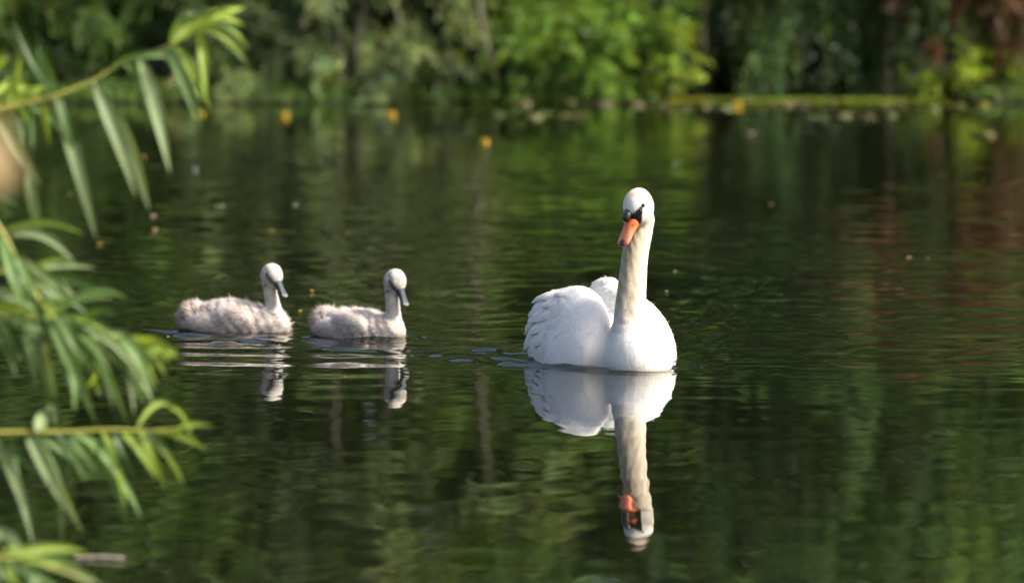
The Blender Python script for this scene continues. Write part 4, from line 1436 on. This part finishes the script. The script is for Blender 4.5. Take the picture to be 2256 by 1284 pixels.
YA, YBm, YC, YD = 11.0, 11.0, 10.9, 9.8
A = branch([(-160, 290, YA), (-40, 250, YA), (60, 228, YA), (120, 212, YA), (200, 182, YA), (270, 140, YA), (370, 103, YA), (440, 58, YA), (512, 34, YA)], 0.006, 0.0022, fork + [0, 0, 0.35])
B2 = branch([(-180, 380, YBm), (-60, 440, YBm), (0, 505, YBm), (55, 610, YBm), (110, 690, YBm), (175, 722, YBm), (255, 742, YBm), (335, 755, YBm), (388, 772, YBm)], 0.006, 0.0022, fork + [0, 0, 0.1])
C3 = branch([(-200, 960, YC), (-60, 955, YC), (40, 952, YC), (150, 951, YC), (250, 946, YC), (330, 950, YC), (400, 944, YC)], 0.0058, 0.003, fork + [0, 0, -0.45])
D4 = branch([(-200, 1180, YD), (-60, 1215, YD), (30, 1232, YD), (120, 1252, YD), (200, 1284, YD)], 0.005, 0.0022, fork + [0, 0, -0.6])
E5 = branch([(-150, 560, YBm + 0.2), (-40, 598, YBm + 0.2), (40, 600, YBm + 0.2), (100, 608, YBm + 0.2)], 0.004, 0.002, fork + [0, 0, 0.05])
G7 = branch([(-220, 690, YBm + .1), (-70, 690, YBm + .1), (20, 694, YBm + .1), (100, 705, YBm + .1), (170, 718, YBm + .1)], 0.005, 0.0025, fork + [0, 0, 0.0])
H8 = branch([(-600, 240, 7.0), (-300, 250, 5.2), (-80, 255, 4.6), (-10, 262, 4.5)], 0.004, 0.002, fork + [0, 0, 0.4])
LV = [
    # upper branch
    (A, (205, 178), (300, 435), 38, "pale", .10), (A, (305, 126), (375, 382), 42, "pale", .10), (A, (262, 250), (330, 466), 30, "pale", .06), (A, (218, 185), (262, 262), 20, "green", .05),
    (A, (122, 214), (212, 527), 40, "pale", .08), (A, (135, 216), (185, 400), 30, "deep", .06), (A, (270, 140), (322, 205), 26, "green", .15), (A, (372, 104), (442, 285), 34, "green", .12),
    (A, (385, 100), (468, 250), 28, "lime", .12), (A, (132, 205), (28, 48), 34, "deep", -.10), (A, (128, 200), (85, 95), 26, "deep", -.05), (A, (430, 62), (545, 142), 26, "lime", .14), (A, (440, 58), (540, 18), 24, "lime", .05),
    (A, (400, 90), (512, 28), 26, "lime", .18), (A, (445, 58), (532, 82), 22, "green", .15), (A, (420, 70), (538, 118), 24, "lime", .18), (A, (375, 100), (430, 30), 26, "green", .20),
    (A, (60, 226), (-20, 245), 26, "lime", .2), (A, (20, 236), (45, 128), 22, "lime", .0), (A, (30, 230), (108, 192), 22, "lime", .1), (A, (-10, 196), (95, 218), 24, "lime", .1), (A, (10, 245), (62, 270), 26, "lime", .2),
    (A, (-20, 160), (18, 130), 26, "lime", .1), (A, (-20, 215), (50, 175), 24, "lime", .1), (A, (300, 130), (330, 300), 24, "deep", .05),
    (A, (0, 262), (92, 412), 34, "pale", .06), (A, (60, 375), (88, 520), 32, "pale", .05), (A, (-30, 420), (45, 460), 18, "deep", .05),
    # middle
    (B2, (22, 520), (165, 580), 26, "pale", .18), (B2, (-10, 480), (22, 600), 24, "pale", .05), (B2, (5, 520), (60, 690), 34, "green", .05), (E5, (0, 598), (166, 668), 24, "lime", .22), (E5, (60, 600), (160, 575), 16, "lime", .1),
    (E5, (90, 606), (245, 662), 24, "deep", .08), (G7, (-30, 650), (95, 690), 34, "pale", .15), (G7, (-30, 680), (140, 715), 30, "lime", .1), (G7, (10, 694), (110, 770), 36, "pale", .12), (B2, (60, 630), (112, 705), 34, "green", .0),
    (G7, (72, 712), (122, 880), 42, "pale", .06), (B2, (105, 690), (212, 935), 42, "green", .12), (B2, (150, 715), (225, 880), 36, "green", .1), (B2, (190, 728), (318, 892), 42, "green", .16), (B2, (245, 742), (312, 860), 44, "pale", .16),
    (B2, (262, 744), (340, 865), 40, "green", .22), (B2, (170, 722), (282, 935), 28, "green", .12), (B2, (310, 752), (392, 785), 40, "lime", .12), (B2, (290, 748), (345, 850), 26, "lime", .2), (B2, (185, 805), (245, 780), 18, "lime", .1),
    (B2, (200, 760), (215, 870), 20, "lime", .0), (G7, (-10, 730), (38, 830), 24, "green", .1), (B2, (155, 890), (215, 820), 18, "lime", -.05), (B2, (120, 700), (240, 735), 22, "lime", .1), (G7, (20, 694), (70, 790), 26, "deep", .1),
    (B2, (200, 735), (330, 770), 22, "deep", .1), (G7, (100, 705), (185, 830), 30, "deep", .1), (B2, (330, 755), (372, 800), 24, "lime", .1),
    (B2, (140, 712), (165, 905), 34, "green", .08), (B2, (215, 735), (250, 900), 34, "pale", .1), (B2, (235, 738), (330, 880), 34, "green", .16), (G7, (50, 700), (82, 850), 36, "green", .08), (G7, (-10, 692), (42, 790), 30, "deep", .1),
    (B2, (285, 748), (365, 830), 32, "lime", .2), (B2, (80, 650), (200, 700), 26, "deep", .12), (E5, (20, 600), (75, 700), 26, "deep", .1), (B2, (120, 700), (160, 800), 34, "pale", .08), (B2, (40, 585), (150, 650), 22, "green", .14),
    (B2, (300, 750), (318, 800), 34, "green", .1), (A, (450, 52), (548, 108), 26, "lime", .16), (A, (470, 46), (540, 60), 22, "lime", .12), (A, (380, 98), (460, 40), 22, "lime", .14),
    # lower
    (C3, (58, 955), (182, 1172), 38, "pale", .08), (C3, (158, 952), (312, 1142), 32, "green", .12), (C3, (70, 955), (198, 1056), 22, "green", .10), (C3, (265, 948), (345, 1055), 28, "lime", .14), (C3, (300, 950), (405, 1068), 24, "lime", .14),
    (C3, (300, 948), (390, 905), 18, "lime", .30), (C3, (375, 900), (422, 962), 18, "lime", .1), (C3, (330, 950), (458, 992), 22, "lime", .12), (C3, (390, 945), (470, 940), 16, "lime", .1), (C3, (-20, 960), (72, 1198), 38, "pale", .12),
    (C3, (80, 950), (98, 905), 40, "pale", .0), (C3, (100, 905), (125, 940), 30, "pale", .2), (C3, (200, 950), (288, 1180), 16, "deep", .05), (C3, (-10, 985), (78, 1045), 18, "deep", .1), (C3, (250, 948), (300, 1060), 22, "deep", .1), (C3, (20, 954), (40, 1060), 16, "deep", .05),
    (C3, (130, 952), (135, 1200), 14, "deep", .03),
    # bottom
    (D4, (-30, 1190), (45, 1218), 36, "pale", .15), (D4, (10, 1226), (205, 1280), 34, "green", .10), (D4, (20, 1230), (135, 1300), 34, "green", .1), (D4, (90, 1244), (230, 1292), 30, "pale", .1), (D4, (-20, 1228), (60, 1310), 30, "lime", .1),
    (D4, (60, 1238), (100, 1330), 30, "deep", .1), (D4, (0, 1215), (120, 1250), 18, "lime", .1),
]
rw = np.random.default_rng(321)
for br_, pts_, cnt, up_ in ((B2, [(0, 505), (55, 610), (110, 690), (175, 722), (255, 742), (335, 755)], 26, 0.12), (G7, [(-20, 692), (20, 694), (100, 705), (170, 718)], 12, 0.1), (E5, [(-20, 598), (40, 600), (100, 608)], 7, 0.3),
                            (C3, [(0, 953), (150, 951), (250, 946), (330, 950)], 7, 0.1), (A, [(0, 240), (60, 228), (120, 212), (270, 140), (370, 103), (440, 58)], 8, 0.2), (D4, [(-20, 1222), (30, 1232), (120, 1252)], 5, 0.2)):
    for _ in range(cnt):
        u_ = rw.uniform(0, len(pts_) - 1.001); k_ = int(u_); f_ = u_ - k_
        bx, by = pts_[k_][0] * (1 - f_) + pts_[k_ + 1][0] * f_, pts_[k_][1] * (1 - f_) + pts_[k_ + 1][1] * f_
        ln_ = rw.uniform(80, 190); an_ = rw.uniform(0.05, 1.1) if rw.random() > up_ else rw.uniform(1.2, 1.9)
        LV.append((br_, (bx, by), (bx + ln_ * math.sin(an_), by + ln_ * math.cos(an_)), rw.uniform(15, 30), rw.choice(["green", "green", "pale", "lime", "deep"]), rw.uniform(0.05, 0.2)))
Ymap = {A.name: YA, B2.name: YBm, C3.name: YC, D4.name: YD, E5.name: YBm + .2, G7.name: YBm + .1}
for i, (pa, b_, t_, wpx, kd, sg) in enumerate(LV):
    r = np.random.default_rng(900 + i)
    Yb = Ymap[pa.name] + r.normal(0, 0.03)
    leaf(pa, b_, t_, Yb, Yb + r.normal(0, 0.07), wpx, kd, sag=sg, seed=1000 + i)
for i, (b_, t_, wpx) in enumerate([((-60, 258), (30, 400), 120), ((-40, 262), (-10, 430), 110)]):
    o = leaf(H8, b_, t_, 4.5, 4.45, wpx, "brown", sag=.05, seed=1300 + i)
    o["label"] = "withered tan leaf close to the camera, strongly blurred"
# the rest of the crown, outside the picture to the left
r = np.random.default_rng(66)
ells = [(-3.3, 10.4, 2.3, 0.75, 0.9, 0.8), (-3.4, 10.8, 3.4, 0.9, 0.9, 0.9), (-2.6, 10.3, 1.5, 0.45, 0.5, 0.5), (-3.9, 10.2, 1.5, 0.6, 0.7, 0.6)]
st, d = in_ellipsoids(r, ells, 620)
V, Q, C = sprays(r, st, d * 0.6 + r.normal(0, .4, (620, 3)), 0.5, 0.7, 10, 0.16, 0.02)
V = V.reshape(-1, 4, 3); C = C.reshape(-1, 4, 3)
k = (V[:, :, 0] < -1.35 * V[:, :, 1] / 9.4 - 0.05).all(1) & (V[:, :, 2] > 0.1).all(1)
V, C = V[k].reshape(-1, 3), C[k].reshape(-1, 3)
o = mobj("crown", V, (np.arange(len(V) // 4) * 4)[:, None] + np.arange(4)[None, :], M_WL["green"], wroot, origin=WB, cols=C, smooth=False)
o["kind"] = "stuff"
